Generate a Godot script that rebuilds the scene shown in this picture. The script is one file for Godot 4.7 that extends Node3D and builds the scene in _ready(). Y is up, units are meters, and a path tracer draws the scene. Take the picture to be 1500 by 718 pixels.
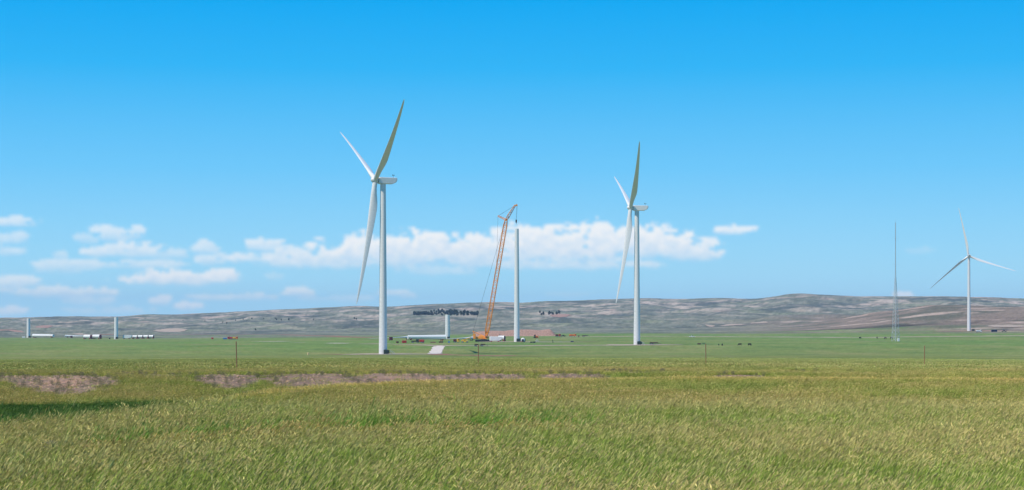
extends Node3D
# Wind farm under construction on a grass plain, low sage hills behind.
# Depths: focal length FOC in units of the 1500-pixel-wide picture; px/py below are bearings in those units.

const FOC := 2500.0
const CX := 750.0
const HY := 467.0
const EYE := 20.0
const R_SPLIT := 2400.0

var mats := {}
var names := {}
var n_big := FastNoiseLite.new()
var n_mid := FastNoiseLite.new()
var n_fine := FastNoiseLite.new()
var n_tiny := FastNoiseLite.new()
var n_ridge := FastNoiseLite.new()
var n_band := FastNoiseLite.new()
var rows := PackedFloat32Array()
var azis := PackedFloat32Array()
var n_fine_cols := 0
var hgt := PackedFloat32Array()
var AZ0 := deg_to_rad(24.0)
var az_step := 0.0

# ---------------------------------------------------------------- mesh helper
class MB:
	var st := SurfaceTool.new()
	func _init():
		st.begin(Mesh.PRIMITIVE_TRIANGLES)
	func tint(c: Color):
		st.set_color(c)
	func smooth(on: bool):
		st.set_smooth_group(0 if on else -1)
	func tri(a: Vector3, b: Vector3, c: Vector3, ctr: Vector3):
		var n := (c - a).cross(b - a)
		if n.dot((a + b + c) / 3.0 - ctr) < 0.0:
			var t := b
			b = c
			c = t
		st.add_vertex(a)
		st.add_vertex(b)
		st.add_vertex(c)
	func quad(a: Vector3, b: Vector3, c: Vector3, d: Vector3, ctr: Vector3):
		tri(a, b, c, ctr)
		tri(a, c, d, ctr)
	func box(c: Vector3, s: Vector3, bas := Basis.IDENTITY):
		smooth(false)
		var h := s * 0.5
		var p := []
		for i in 8:
			p.append(c + bas * Vector3(h.x * (1 if i & 1 else -1), h.y * (1 if i & 2 else -1), h.z * (1 if i & 4 else -1)))
		for f in [[0, 1, 3, 2], [4, 5, 7, 6], [0, 1, 5, 4], [2, 3, 7, 6], [0, 2, 6, 4], [1, 3, 7, 5]]:
			quad(p[f[0]], p[f[1]], p[f[2]], p[f[3]], c)
	func bevel_box(c: Vector3, s: Vector3, b: float, bas := Basis.IDENTITY):
		# box with chamfered upright and top edges
		var h := s * 0.5
		var lo := []
		var hi := []
		var top := []
		for q in [[1, 1, 0], [1, 1, 1], [-1, 1, 1], [-1, 1, 0], [-1, -1, 0], [-1, -1, 1], [1, -1, 1], [1, -1, 0]]:
			var x: float = (h.x - (b if q[2] == 1 else 0.0)) * q[0]
			var z: float = (h.z - (0.0 if q[2] == 1 else b)) * q[1]
			lo.append(c + bas * Vector3(x, -h.y, z))
			hi.append(c + bas * Vector3(x, h.y - b, z))
			top.append(c + bas * Vector3(x * (h.x - b) / h.x, h.y, z * (h.z - b) / h.z))
		smooth(false)
		for i in 8:
			var j := (i + 1) % 8
			quad(lo[i], lo[j], hi[j], hi[i], c)
			quad(hi[i], hi[j], top[j], top[i], c)
			tri(top[i], top[j], c + bas * Vector3(0, h.y, 0), c)
			tri(lo[i], lo[j], c + bas * Vector3(0, -h.y, 0), c)
	func tube(a: Vector3, b: Vector3, r0: float, r1: float, n := 8, caps := true):
		var ax := (b - a).normalized()
		var u := ax.cross(Vector3.UP if absf(ax.y) < 0.9 else Vector3.RIGHT).normalized()
		var v := ax.cross(u)
		var ra := []
		var rb := []
		for i in n:
			var t := TAU * i / n
			var w := u * cos(t) + v * sin(t)
			ra.append(a + w * r0)
			rb.append(b + w * r1)
		var m := (a + b) * 0.5
		for i in n:
			var j := (i + 1) % n
			smooth(true)
			quad(ra[i], ra[j], rb[j], rb[i], m)
			if caps:
				smooth(false)
				tri(ra[i], ra[j], a, m)
				tri(rb[i], rb[j], b, m)
	func lathe(prof: Array, o: Vector3, bas: Basis, n := 24, soft := true):
		# prof: [radius, along y]
		for k in prof.size() - 1:
			var m := o + bas * Vector3(0, (prof[k][1] + prof[k + 1][1]) * 0.5, 0)
			for i in n:
				var t0 := TAU * i / n
				var t1 := TAU * (i + 1) / n
				var a := o + bas * Vector3(cos(t0) * prof[k][0], prof[k][1], sin(t0) * prof[k][0])
				var b := o + bas * Vector3(cos(t1) * prof[k][0], prof[k][1], sin(t1) * prof[k][0])
				var c := o + bas * Vector3(cos(t1) * prof[k + 1][0], prof[k + 1][1], sin(t1) * prof[k + 1][0])
				var d := o + bas * Vector3(cos(t0) * prof[k + 1][0], prof[k + 1][1], sin(t0) * prof[k + 1][0])
				smooth(soft)
				if prof[k][0] < 0.001:
					tri(a, c, d, m)
				elif prof[k + 1][0] < 0.001:
					tri(a, b, c, m)
				else:
					quad(a, b, c, d, m)
	func loft(rings: Array, ctrs: Array, soft := true):
		for k in rings.size() - 1:
			var m: Vector3 = (ctrs[k] + ctrs[k + 1]) * 0.5
			var n: int = rings[k].size()
			for i in n:
				var j := (i + 1) % n
				smooth(soft)
				quad(rings[k][i], rings[k][j], rings[k + 1][j], rings[k + 1][i], m)
		for e in [0, rings.size() - 1]:
			var inner: Vector3 = ctrs[1] if e == 0 else ctrs[e - 1]
			var n2: int = rings[e].size()
			for i in n2:
				smooth(false)
				tri(rings[e][i], rings[e][(i + 1) % n2], ctrs[e], inner)
	func prism(poly: Array, half: float, o: Vector3, bas: Basis):
		# convex-ish polygon (Vector2 in local x, y) extruded along local z
		var cc := Vector2.ZERO
		for p in poly:
			cc += p
		cc /= poly.size()
		var m := o + bas * Vector3(cc.x, cc.y, 0)
		smooth(false)
		for i in poly.size():
			var p: Vector2 = poly[i]
			var q: Vector2 = poly[(i + 1) % poly.size()]
			var a := o + bas * Vector3(p.x, p.y, -half)
			var b := o + bas * Vector3(q.x, q.y, -half)
			var c := o + bas * Vector3(q.x, q.y, half)
			var d := o + bas * Vector3(p.x, p.y, half)
			quad(a, b, c, d, m)
			tri(a, b, o + bas * Vector3(cc.x, cc.y, -half), m)
			tri(c, d, o + bas * Vector3(cc.x, cc.y, half), m)

func put(mb: MB, called: String, m: Material, parent: Node, at := Vector3.ZERO) -> MeshInstance3D:
	mb.st.generate_normals()
	mb.st.set_material(m)
	var o := MeshInstance3D.new()
	o.mesh = mb.st.commit()
	o.name = called
	parent.add_child(o, true)
	o.position = at
	return o

func numbered(called: String) -> String:
	var k: int = names.get(called, 0)
	names[called] = k + 1
	return called if k == 0 else "%s_%03d" % [called, k]

func thing(called: String, label: String, category: String, at: Vector3, turn := 0.0, group := "") -> Node3D:
	var o := Node3D.new()
	o.name = numbered(called)
	add_child(o)
	o.position = at
	o.rotation.y = turn
	o.set_meta("label", label)
	o.set_meta("category", category)
	if group:
		o.set_meta("group", group)
	return o

func copy(src: Node3D, label: String, at: Vector3, turn: float, size := 1.0) -> Node3D:
	var o: Node3D = src.duplicate()
	o.name = numbered(String(src.name))
	add_child(o)
	o.position = at
	o.rotation.y = turn
	o.scale = Vector3.ONE * size
	o.set_meta("label", label)
	return o

func lin(r: float, g: float, b: float) -> Color:
	return Color(r, g, b).linear_to_srgb()

func mat(key: String, c := Color.WHITE, rough := 0.8, metal := 0.0) -> StandardMaterial3D:
	if not mats.has(key):
		var m := StandardMaterial3D.new()
		m.resource_name = key
		m.albedo_color = c
		m.roughness = rough
		m.metallic = metal
		mats[key] = m
	return mats[key]

func ss(a: float, b: float, x: float) -> float:
	var t := clampf((x - a) / (b - a), 0.0, 1.0)
	return t * t * (3.0 - 2.0 * t)

func table(t: Array, x: float) -> float:
	# smooth interpolation through [x, y] pairs
	var n := t.size()
	if x <= t[0][0]:
		return t[0][1]
	if x >= t[n - 1][0]:
		return t[n - 1][1]
	var i := 0
	while x > t[i + 1][0]:
		i += 1
	var x0: float = t[i][0]
	var x1: float = t[i + 1][0]
	var y0: float = t[i][1]
	var y1: float = t[i + 1][1]
	var s := (y1 - y0) / (x1 - x0)
	var m0 := s
	var m1 := s
	if i > 0:
		m0 = (s + (y0 - t[i - 1][1]) / (x0 - t[i - 1][0])) * 0.5
	if i < n - 2:
		m1 = (s + (t[i + 2][1] - y1) / (t[i + 2][0] - x1)) * 0.5
	var h := x1 - x0
	var u := (x - x0) / h
	return (1 + 2 * u) * (1 - u) * (1 - u) * y0 + u * (1 - u) * (1 - u) * h * m0 + u * u * (3 - 2 * u) * y1 + u * u * (u - 1) * h * m1

# ---------------------------------------------------------------- terrain
const PROF := [[0, -2.3], [14, -2.3], [20, -2.31], [36, -2.40], [50, -2.43], [64, -2.50], [88, -2.79], [105, -3.06], [125, -3.42], [200, -4.95], [400, -9.3], [700, -15.0], [890, -18.2], [1000, -17.9], [1120, -17.0], [1310, -17.8], [1600, -18.7], [2000, -19.4], [2400, -20.0]]
const CREST := [[-400, 36], [0, 40], [250, 46], [370, 52], [600, 61], [750, 64], [1000, 66], [1500, 67], [2000, 66]]
const SKYLINE := [[-600, 468], [-200, 464], [0, 465.5], [100, 464], [180, 463], [215, 460.5], [260, 460.5], [300, 458.5], [350, 456], [400, 454], [450, 451.5], [500, 449], [530, 448], [560, 449], [600, 447], [650, 445], [690, 443], [740, 442], [765, 443], [800, 441], [850, 440], [900, 438], [940, 437], [1000, 438], [1060, 437], [1112, 437], [1136, 433.5], [1160, 430], [1200, 431], [1240, 433.5], [1280, 434], [1340, 434], [1400, 434], [1500, 437], [1700, 439], [2200, 448]]

func bearing_px(x: float, z: float) -> float:
	# bearing in picture units, continued past 60 degrees so that it stays finite
	var a := atan2(x, -z)
	var c := clampf(a, -1.0, 1.0)
	return CX + FOC * tan(c) + (a - c) * FOC * 2.0

func height(x: float, z: float) -> float:
	var r := sqrt(x * x + z * z)
	var px := bearing_px(x, z)
	var h: float
	if r < R_SPLIT:
		h = table(PROF, r)
	else:
		h = -20.0
	var lean := 0.007 * clampf(x, -900.0, 900.0) * ss(900, 2000, r)
	h += lean
	if r < 3200.0:
		h += n_mid.get_noise_2d(x, z) * (0.06 * ss(20, 60, r) + 0.18 * ss(90, 400, r))
		h += n_big.get_noise_2d(x * 1.5, z * 1.5) * 0.45 * ss(300, 1200, r)
	if r < 130.0:
		var dc := table(CREST, px) + 1.6 * n_mid.get_noise_2d(px * 0.2, 7.0)
		var db := 85.0 + 1.5 * n_fine.get_noise_2d(px * 0.15, 31.0)
		var s := (r - dc) / (db - dc)
		h -= 0.25 * (1.0 - ss(50, 450, px)) * ss(22, 36, r) * (1.0 - ss(60, 80, r))
		var deep := lerpf(0.25, 1.0, ss(150, 650, px)) * (1.0 - 0.3 * ss(1000, 1500, px))
		if s > 0.0 and s < 1.0:
			h -= deep * (ss(0, 0.3, s) if s < 0.3 else (1.0 - ss(0.35, 0.97, s)))
		h += 0.13 * exp(-pow((r - dc) / 4.0, 2.0)) * ss(150, 450, px)
		# shallow swale behind the near terrace
		h -= 0.2 * exp(-pow((r - 45.5 - 0.004 * (px - 700.0)) / 3.2, 2.0)) * ss(280, 520, px)
		h += 0.08 * exp(-pow((r - 40.0) / 2.6, 2.0)) * ss(100, 400, px)
		h -= 0.10 * exp(-pow((r - 52.0 - 0.003 * (px - 700.0)) / 2.5, 2.0)) * ss(750, 1000, px)
	if r > R_SPLIT - 200.0:
		var d := r * cos(clampf(atan2(x, -z), -1.2, 1.2))
		var rc := 5600.0 + 500.0 * n_big.get_noise_2d(px * 0.6, 400.0)
		var t := (r - R_SPLIT) / (rc - R_SPLIT)
		if t > 0.0:
			var foot := -20.0 + lean
			var p0 := HY - foot / (R_SPLIT) * FOC
			var p1 := table(SKYLINE, px)
			var tt := minf(t, 1.0)
			var p := lerpf(p0, p1, lerpf(tt, ss(0, 1, tt), 0.45))
			var hill := (HY - p) / FOC * d
			hill = lerpf(foot, hill, ss(0, 0.06, t)) if t < 0.06 else hill
			var wob := ss(0.05, 0.3, tt) * (1.0 - 0.85 * ss(0.75, 0.98, tt))
			hill += wob * (10.0 * n_ridge.get_noise_2d(x, z) + 5.0 * n_big.get_noise_2d(x * 2.6 + 900.0, z * 2.6))
			hill += (2.6 * n_mid.get_noise_2d(x * 0.35, z * 0.35) + 4.0 * n_band.get_noise_2d(x * 1.2 + 70.0, z * 1.2)) * ss(0.08, 0.35, tt) * (1.0 - 0.7 * ss(0.8, 0.98, tt))
			if t > 1.0:
				hill -= (r - rc) * 0.06
			h = hill
	# nearer brown hill at the right
	var w := ss(1130, 1430, px) * (1.0 - ss(2300, 2900, px))
	if w > 0.0 and r > 2000.0:
		var up := ss(2160, 2900, r) * (1.0 - ss(2950, 3700, r))
		h += w * up * (33.0 + 5.0 * n_ridge.get_noise_2d(x * 1.7, z * 1.7)) + w * up * (1.0 - up) * 8.0 * n_big.get_noise_2d(x * 3.0, z * 3.0)
	return h + EYE

func make_rows():
	var r := 3.0
	while r < 40.0:
		rows.append(r)
		r *= 1.05
	while r < 100.0:
		rows.append(r)
		r += 0.55
	while r < 860.0:
		rows.append(r)
		r *= 1.02
	while r < R_SPLIT:
		rows.append(r)
		r *= 1.014
	rows.append(R_SPLIT)
	r = R_SPLIT
	while r < 6400.0:
		r *= 1.0075
		rows.append(r)
	while r < 9500.0:
		r *= 1.07
		rows.append(r)
	var n := 760
	az_step = 2.0 * AZ0 / n
	for i in n + 1:
		azis.append(-AZ0 + az_step * i)
	n_fine_cols = n + 1
	var a := AZ0
	while a < TAU - AZ0 - 0.09:
		a += 0.07
		azis.append(a)
	azis.append(TAU - AZ0)

func ground_at(x: float, z: float) -> float:
	var r := sqrt(x * x + z * z)
	var a := atan2(x, -z)
	if absf(a) > AZ0 or r < rows[0]:
		return height(x, z)
	var i := clampi(rows.bsearch(r) - 1, 0, rows.size() - 2)
	var fi := clampf((r - rows[i]) / (rows[i + 1] - rows[i]), 0.0, 1.0)
	var c := clampi(int((a + AZ0) / az_step), 0, n_fine_cols - 2)
	var fc := clampf((a + AZ0) / az_step - c, 0.0, 1.0)
	var w := azis.size()
	return lerpf(lerpf(hgt[i * w + c], hgt[i * w + c + 1], fc), lerpf(hgt[(i + 1) * w + c], hgt[(i + 1) * w + c + 1], fc), fi)

func on_ground(px: float, d: float, lift := 0.0) -> Vector3:
	var x := (px - CX) / FOC * d
	return Vector3(x, ground_at(x, -d) + lift, -d)

func hit(px: float, py: float, from := 60.0) -> Vector3:
	# the ground point seen on that bearing at that height of the view
	var t := (px - CX) / FOC
	var d := from
	var last := d
	while d < 7000.0:
		var y := ground_at(t * d, -d)
		if HY - (y - EYE) / d * FOC <= py:
			var lo := last
			var hi := d
			for k in 12:
				var m := (lo + hi) * 0.5
				if HY - (ground_at(t * m, -m) - EYE) / m * FOC <= py:
					hi = m
				else:
					lo = m
			return Vector3(t * hi, ground_at(t * hi, -hi), -hi)
		last = d
		d *= 1.01
	return Vector3(t * d, ground_at(t * d, -d), -d)

const BANKS := [[95, 76, 90, 11, 0.75], [30, 80, 60, 6, 0.3], [232, 83, 48, 3.6, 0.35], [330, 79, 55, 9, 0.1], [455, 80, 85, 8, 0.12], [585, 79.5, 90, 8.5, 0.4], [715, 80, 70, 7.5, 0.15], [835, 81, 65, 6, 0.1], [1085, 82, 50, 3.2, 0.3], [930, 88, 60, 3, 0.1], [1245, 90, 12, 1.5, 0.9], [1180, 92, 45, 2.5, 0.1]]

func bank(px: float, r: float, x: float, z: float) -> Vector2:
	# how bare the ground is on the far side of the draw, and how red
	if r < 60.0 or r > 100.0:
		return Vector2.ZERO
	var best := Vector2.ZERO
	var rag := n_fine.get_noise_2d(x * 3.0, z * 3.0) * 0.55 + n_tiny.get_noise_2d(x, z) * 0.35
	for b in BANKS:
		var e: float = 1.0 - pow((px - b[0]) / b[2], 2.0) - pow((r - b[1]) / b[3], 2.0) + rag
		var f := ss(-0.1, 0.4, e)
		if f > best.x:
			best = Vector2(f, b[4] * ss(0.5, 1.1, e))
	return best

func trail_r(px: float) -> float:
	return 31.6 + (px - 130.0) / 700.0 * 2.9 + 0.35 * n_fine.get_noise_2d(px * 0.3, 3.0)

func dry(x: float, z: float) -> float:
	# 0 lush .. 1 cured
	var r := sqrt(x * x + z * z)
	var more := 0.20 * exp(-pow((r - 31.0) / 3.0, 2.0)) - 0.05 * (1.0 - ss(22.0, 28.0, r)) + 0.12 * exp(-pow((r - 40.0) / 2.0, 2.0)) + 0.22 * ss(43, 48, r) * (1.0 - ss(66, 78, r))
	return clampf(0.47 + more + 0.8 * n_mid.get_noise_2d(x * 2.2, z * 2.2) + 0.55 * n_fine.get_noise_2d(x, z), 0.0, 1.0)

func ground_color(x: float, z: float, r: float, px: float) -> Color:
	var olive := Color(0.190, 0.195, 0.066)
	var green := Color(0.115, 0.185, 0.050)
	var straw := Color(0.33, 0.29, 0.15)
	var field := Color(0.185, 0.298, 0.082)
	var a := n_mid.get_noise_2d(x, z)
	var b := n_big.get_noise_2d(x, z)
	var f := n_fine.get_noise_2d(x, z)
	var g := n_tiny.get_noise_2d(x, z)
	var c: Color
	if r < R_SPLIT and px > -900.0 and px < 2400.0 or r < R_SPLIT:
		var d := dry(x, z)
		c = green.lerp(olive, ss(0.0, 0.5, d)).lerp(straw, ss(0.6, 1.0, d) * 0.75)
		# the grazed plain further out is fresher
		var out := ss(560, 1200, r + 160.0 * a)
		var plain := field.lerp(Color(0.245, 0.285, 0.098), clampf(0.35 + 0.9 * b + 0.5 * a, 0.0, 1.0))
		plain = plain.lerp(straw, 0.5 * ss(0.35, 0.6, n_big.get_noise_2d(x * 2.2 + 300.0, z * 2.2)))
		c = c.lerp(Color(0.268, 0.290, 0.092).lerp(Color(0.21, 0.265, 0.085), clampf(0.5 + 1.2 * a, 0.0, 1.0)), ss(110, 260, r) * 0.92).lerp(plain, out)
		if r > 260.0:
			# grazed, drier and damper patches
			var pt := n_mid.get_noise_2d(x * 0.5 + 800.0, z * 0.5) + 0.5 * n_mid.get_noise_2d(x * 1.7, z * 1.7 + 90.0)
			c = c.lerp(Color(0.33, 0.325, 0.13), ss(0.12, 0.5, pt) * 0.55).lerp(Color(0.11, 0.20, 0.06), ss(0.15, 0.55, -pt) * 0.5)
		# green floor of the draw at the left
		if r < 75.0:
			var dc := table(CREST, px)
			var wet := ss(260, 120, px) * ss(dc - 1.0, dc + 2.0, r) * (1.0 - ss(56.0, 62.0, r + 3.0 * f))
			c = c.lerp(Color(0.050, 0.110, 0.040), wet * 0.9)
			var tr := r - trail_r(px)
			var there := ss(60, 180, px) * (1.0 - ss(780, 900, px))
			c = c.lerp(Color(0.30, 0.215, 0.13), there * exp(-pow(tr / 0.55, 2.0)))
		var bk := bank(px, r, x, z)
		if bk.x > 0.0:
			var soil := Color(0.31, 0.215, 0.160).lerp(Color(0.54, 0.31, 0.225), bk.y)
			soil = soil.lerp(Color(0.18, 0.155, 0.105), ss(0.0, 0.5, g) * 0.6)
			soil = soil.lerp(Color(0.38, 0.30, 0.23), ss(0.3, 0.65, n_tiny.get_noise_2d(x * 2.3 + 50.0, z * 2.3)) * 0.5)
			c = c.lerp(soil, bk.x)
	var sage_share := ss(1750, 2500, r + 520.0 * b + 260.0 * a) if r > 1300.0 else 0.0
	if sage_share > 0.0:
		var rr := n_ridge.get_noise_2d(x * 1.6 + 100.0, z * 1.6)
		var sage := Color(0.245, 0.262, 0.200).lerp(Color(0.120, 0.145, 0.130), ss(-0.1, 0.45, n_band.get_noise_2d(x * 0.6, z * 0.6 + 500.0)))
		sage = sage.lerp(Color(0.30, 0.33, 0.21), ss(0.1, 0.5, n_big.get_noise_2d(x * 1.3 - 700.0, z * 1.3)) * 0.7)
		var high := ss(3200, 4700, r)
		var bare := ss(0.16, 0.42, n_band.get_noise_2d(x, z) + 0.35 * n_mid.get_noise_2d(x * 0.25, z * 0.25) + 0.10 * high - 0.04)
		var pale := Color(0.62, 0.51, 0.42).lerp(Color(0.64, 0.47, 0.39), ss(0.0, 0.5, rr))
		sage = sage.lerp(pale, bare * (0.25 + 0.65 * high))
		# thin broken ledges of pale rock
		var ledge := ss(0.55, 0.8, 1.0 - absf(n_band.get_noise_2d(x * 0.8 + 40.0, z * 0.8)) * 3.0) * ss(0.0, 0.3, n_mid.get_noise_2d(x * 0.15, z * 0.15))
		sage = sage.lerp(Color(0.66, 0.55, 0.47), ledge * 0.7 * high)
		sage = sage.lerp(Color(0.105, 0.125, 0.105), ss(0.25, 0.55, n_mid.get_noise_2d(x * 0.4 + 77.0, z * 0.4)) * 0.6)
		var spot := n_mid.get_noise_2d(x * 1.1 - 300.0, z * 1.1) + 0.6 * n_fine.get_noise_2d(x * 0.5, z * 0.5)
		sage = sage.lerp(Color(0.11, 0.13, 0.10), ss(0.05, 0.45, spot) * 0.6).lerp(Color(0.60, 0.50, 0.42), ss(0.1, 0.5, -spot) * (0.25 + 0.45 * high * bare))
		# right hill: browner, with pale bands
		var w := ss(980, 1250, px) * ss(1850, 2150, r) * (1.0 - ss(3300, 3700, r))
		if w > 0.0:
			var br := Color(0.30, 0.235, 0.185).lerp(Color(0.165, 0.160, 0.115), ss(-0.1, 0.4, n_band.get_noise_2d(x * 1.3, z * 1.3)))
			br = br.lerp(Color(0.62, 0.47, 0.39), ss(0.18, 0.45, n_band.get_noise_2d(x * 1.5 + 60.0, z * 2.2)) * 0.85)
			sage = sage.lerp(br, w)
		c = sage if r >= R_SPLIT and sage_share >= 1.0 else c.lerp(sage, sage_share)
	var k := 1.0 + 0.16 * f + 0.14 * g
	return Color(c.r * k, c.g * k, c.b * k)

func build_ground():
	make_rows()
	var w := azis.size()
	var nr := rows.size()
	hgt.resize(nr * w)
	var pos := PackedVector3Array()
	pos.resize(nr * w)
	var col := PackedColorArray()
	col.resize(nr * w)
	var sa := PackedFloat32Array()
	var ca := PackedFloat32Array()
	for j in w:
		sa.append(sin(azis[j]))
		ca.append(cos(azis[j]))
	for i in nr:
		var r := rows[i]
		for j in w:
			var x := sa[j] * r
			var z := -ca[j] * r
			var y := height(x, z)
			hgt[i * w + j] = y
			pos[i * w + j] = Vector3(x, y, z)
			var c := ground_color(x, z, r, bearing_px(x, z))
			col[i * w + j] = Color(pow(maxf(c.r, 0.0), 1.0 / 2.2), pow(maxf(c.g, 0.0), 1.0 / 2.2), pow(maxf(c.b, 0.0), 1.0 / 2.2))
	var nor := PackedVector3Array()
	nor.resize(nr * w)
	for i in nr:
		for j in w:
			var j0 := j - 1 if j > 0 else w - 2
			var j1 := j + 1 if j < w - 1 else 1
			var a := pos[i * w + j1] - pos[i * w + j0]
			var b := pos[mini(i + 1, nr - 1) * w + j] - pos[maxi(i - 1, 0) * w + j]
			var n := a.cross(b).normalized()
			nor[i * w + j] = n if n.y > 0.0 else -n
	var split := rows.bsearch(R_SPLIT - 0.5)
	for part in 2:
		var i0 := 0 if part == 0 else split
		var i1 := split if part == 0 else nr - 1
		var idx := PackedInt32Array()
		for i in range(i0, i1):
			for j in w - 1:
				var a := (i - i0) * w + j
				idx.append_array([a, a + w, a + w + 1, a, a + w + 1, a + 1])
		var arr := []
		arr.resize(Mesh.ARRAY_MAX)
		var pp := pos.slice(i0 * w, (i1 + 1) * w)
		var nn := nor.slice(i0 * w, (i1 + 1) * w)
		var cc := col.slice(i0 * w, (i1 + 1) * w)
		if part == 0:
			# close the disc under the camera
			pp.append(Vector3(0, EYE - 2.3, 0))
			nn.append(Vector3.UP)
			cc.append(cc[0])
			for j in w - 1:
				idx.append_array([pp.size() - 1, j, j + 1])
		arr[Mesh.ARRAY_VERTEX] = pp
		arr[Mesh.ARRAY_NORMAL] = nn
		arr[Mesh.ARRAY_COLOR] = cc
		arr[Mesh.ARRAY_INDEX] = idx
		var me := ArrayMesh.new()
		me.add_surface_from_arrays(Mesh.PRIMITIVE_TRIANGLES, arr)
		me.surface_set_material(0, ground_mat(part))
		var o := MeshInstance3D.new()
		o.name = "ground" if part == 0 else "hills"
		o.mesh = me
		o.set_meta("kind", "structure")
		o.set_meta("label", "rolling green and straw coloured grass plain" if part == 0 else "low sage covered hills with pale bare patches")
		add_child(o)

func noise_tex(size: int, freq: float, oct: int, seed_: int, lo: float, hi: float) -> ImageTexture:
	var n := FastNoiseLite.new()
	n.seed = seed_
	n.frequency = freq
	n.fractal_octaves = oct
	var im := n.get_seamless_image(size, size)
	im.convert(Image.FORMAT_RGB8)
	var d := im.get_data()
	for i in d.size():
		d[i] = int(255.0 * lerpf(lo, hi, d[i] / 255.0))
	return ImageTexture.create_from_image(Image.create_from_data(size, size, false, Image.FORMAT_RGB8, d))

func ground_mat(part: int) -> StandardMaterial3D:
	var m := mat("prairie" if part == 0 else "sage_hill", Color.WHITE, 0.95)
	m.vertex_color_use_as_albedo = true
	m.vertex_color_is_srgb = true
	m.metallic_specular = 0.15
	m.uv1_triplanar = true
	m.uv1_world_triplanar = true
	var s := 0.11 if part == 0 else 0.006
	m.uv1_scale = Vector3(s, s, s)
	m.albedo_texture = noise_tex(512, 0.03, 5, 5 + part, 0.80, 1.0)
	m.heightmap_enabled = true
	m.heightmap_texture = noise_tex(512, 0.05, 4, 15 + part, 0.0, 1.0)
	m.heightmap_scale = 12.0 if part == 0 else 150.0
	return m

# ---------------------------------------------------------------- sky
func sky_color(el: float) -> Color:
	# clear air by elevation in degrees (linear)
	var t := [[-1.0, Color(0.44, 0.79, 1.0)], [0.0, Color(0.44, 0.79, 1.0)], [0.92, Color(0.42, 0.78, 1.0)], [1.53, Color(0.385, 0.765, 1.0)], [4.96, Color(0.165, 0.605, 0.995)], [8.35, Color(0.030, 0.470, 0.950)], [10.6, Color(0.004, 0.402, 0.915)], [16.0, Color(0.004, 0.330, 0.80)], [35.0, Color(0.012, 0.245, 0.62)], [90.0, Color(0.016, 0.190, 0.50)]]
	for i in t.size() - 1:
		if el <= t[i + 1][0]:
			var f: float = clampf((el - t[i][0]) / (t[i + 1][0] - t[i][0]), 0.0, 1.0)
			return t[i][1].lerp(t[i + 1][1], f)
	return t[t.size() - 1][1]

# clouds: centre bearing, height, half width, half height above, half height below, weight
const CLOUDS := [
	[480, 384, 130, 26, 12, 0.8], [560, 372, 110, 30, 26, 1.0], [625, 366, 85, 30, 28, 1.1], [700, 370, 90, 30, 28, 1.0], [770, 362, 70, 36, 30, 1.1], [850, 362, 110, 36, 26, 1.15], [905, 358, 70, 32, 20, 1.1], [960, 364, 75, 34, 18, 1.05], [1015, 372, 48, 24, 14, 0.9], [820, 388, 150, 12, 11, 0.7], [640, 397, 70, 8, 8, 0.45], [400, 381, 60, 14, 9, 0.7], [395, 362, 40, 17, 10, 0.8],
	[1072, 338, 34, 11, 7, 0.9], [1325, 433, 18, 7, 4, 0.8], [1350, 368, 20, 7, 5, 0.2],
	[25, 326, 40, 10, 9, 0.75], [12, 350, 30, 16, 14, 0.6], [10, 368, 26, 10, 8, 0.6], [170, 344, 40, 19, 14, 0.75], [130, 350, 22, 10, 10, 0.5],
	[185, 370, 60, 17, 10, 0.8], [95, 388, 62, 11, 16, 0.65], [90, 375, 14, 14, 10, 0.5], [215, 388, 70, 9, 8, 0.65], [245, 373, 40, 12, 10, 0.55], [300, 364, 24, 12, 12, 0.7], [310, 382, 30, 12, 10, 0.7],
	[260, 410, 85, 18, 12, 1.0], [320, 406, 45, 14, 14, 1.0], [20, 415, 45, 13, 14, 0.75], [90, 428, 85, 12, 12, 0.75], [235, 440, 18, 11, 9, 0.8], [275, 448, 22, 8, 8, 0.85], [130, 442, 40, 8, 8, 0.5], [10, 456, 35, 9, 9, 0.75], [310, 435, 45, 6, 7, 0.65], [375, 434, 40, 5, 8, 0.6], [435, 428, 38, 9, 10, 0.75], [570, 428, 30, 6, 6, 0.6], [600, 434, 14, 4, 4, 0.4], [160, 455, 60, 8, 8, 0.4], [400, 405, 14, 8, 8, 0.3], [830, 432, 36, 5, 4, 0.2], [500, 438, 60, 6, 6, 0.3]]

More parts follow.
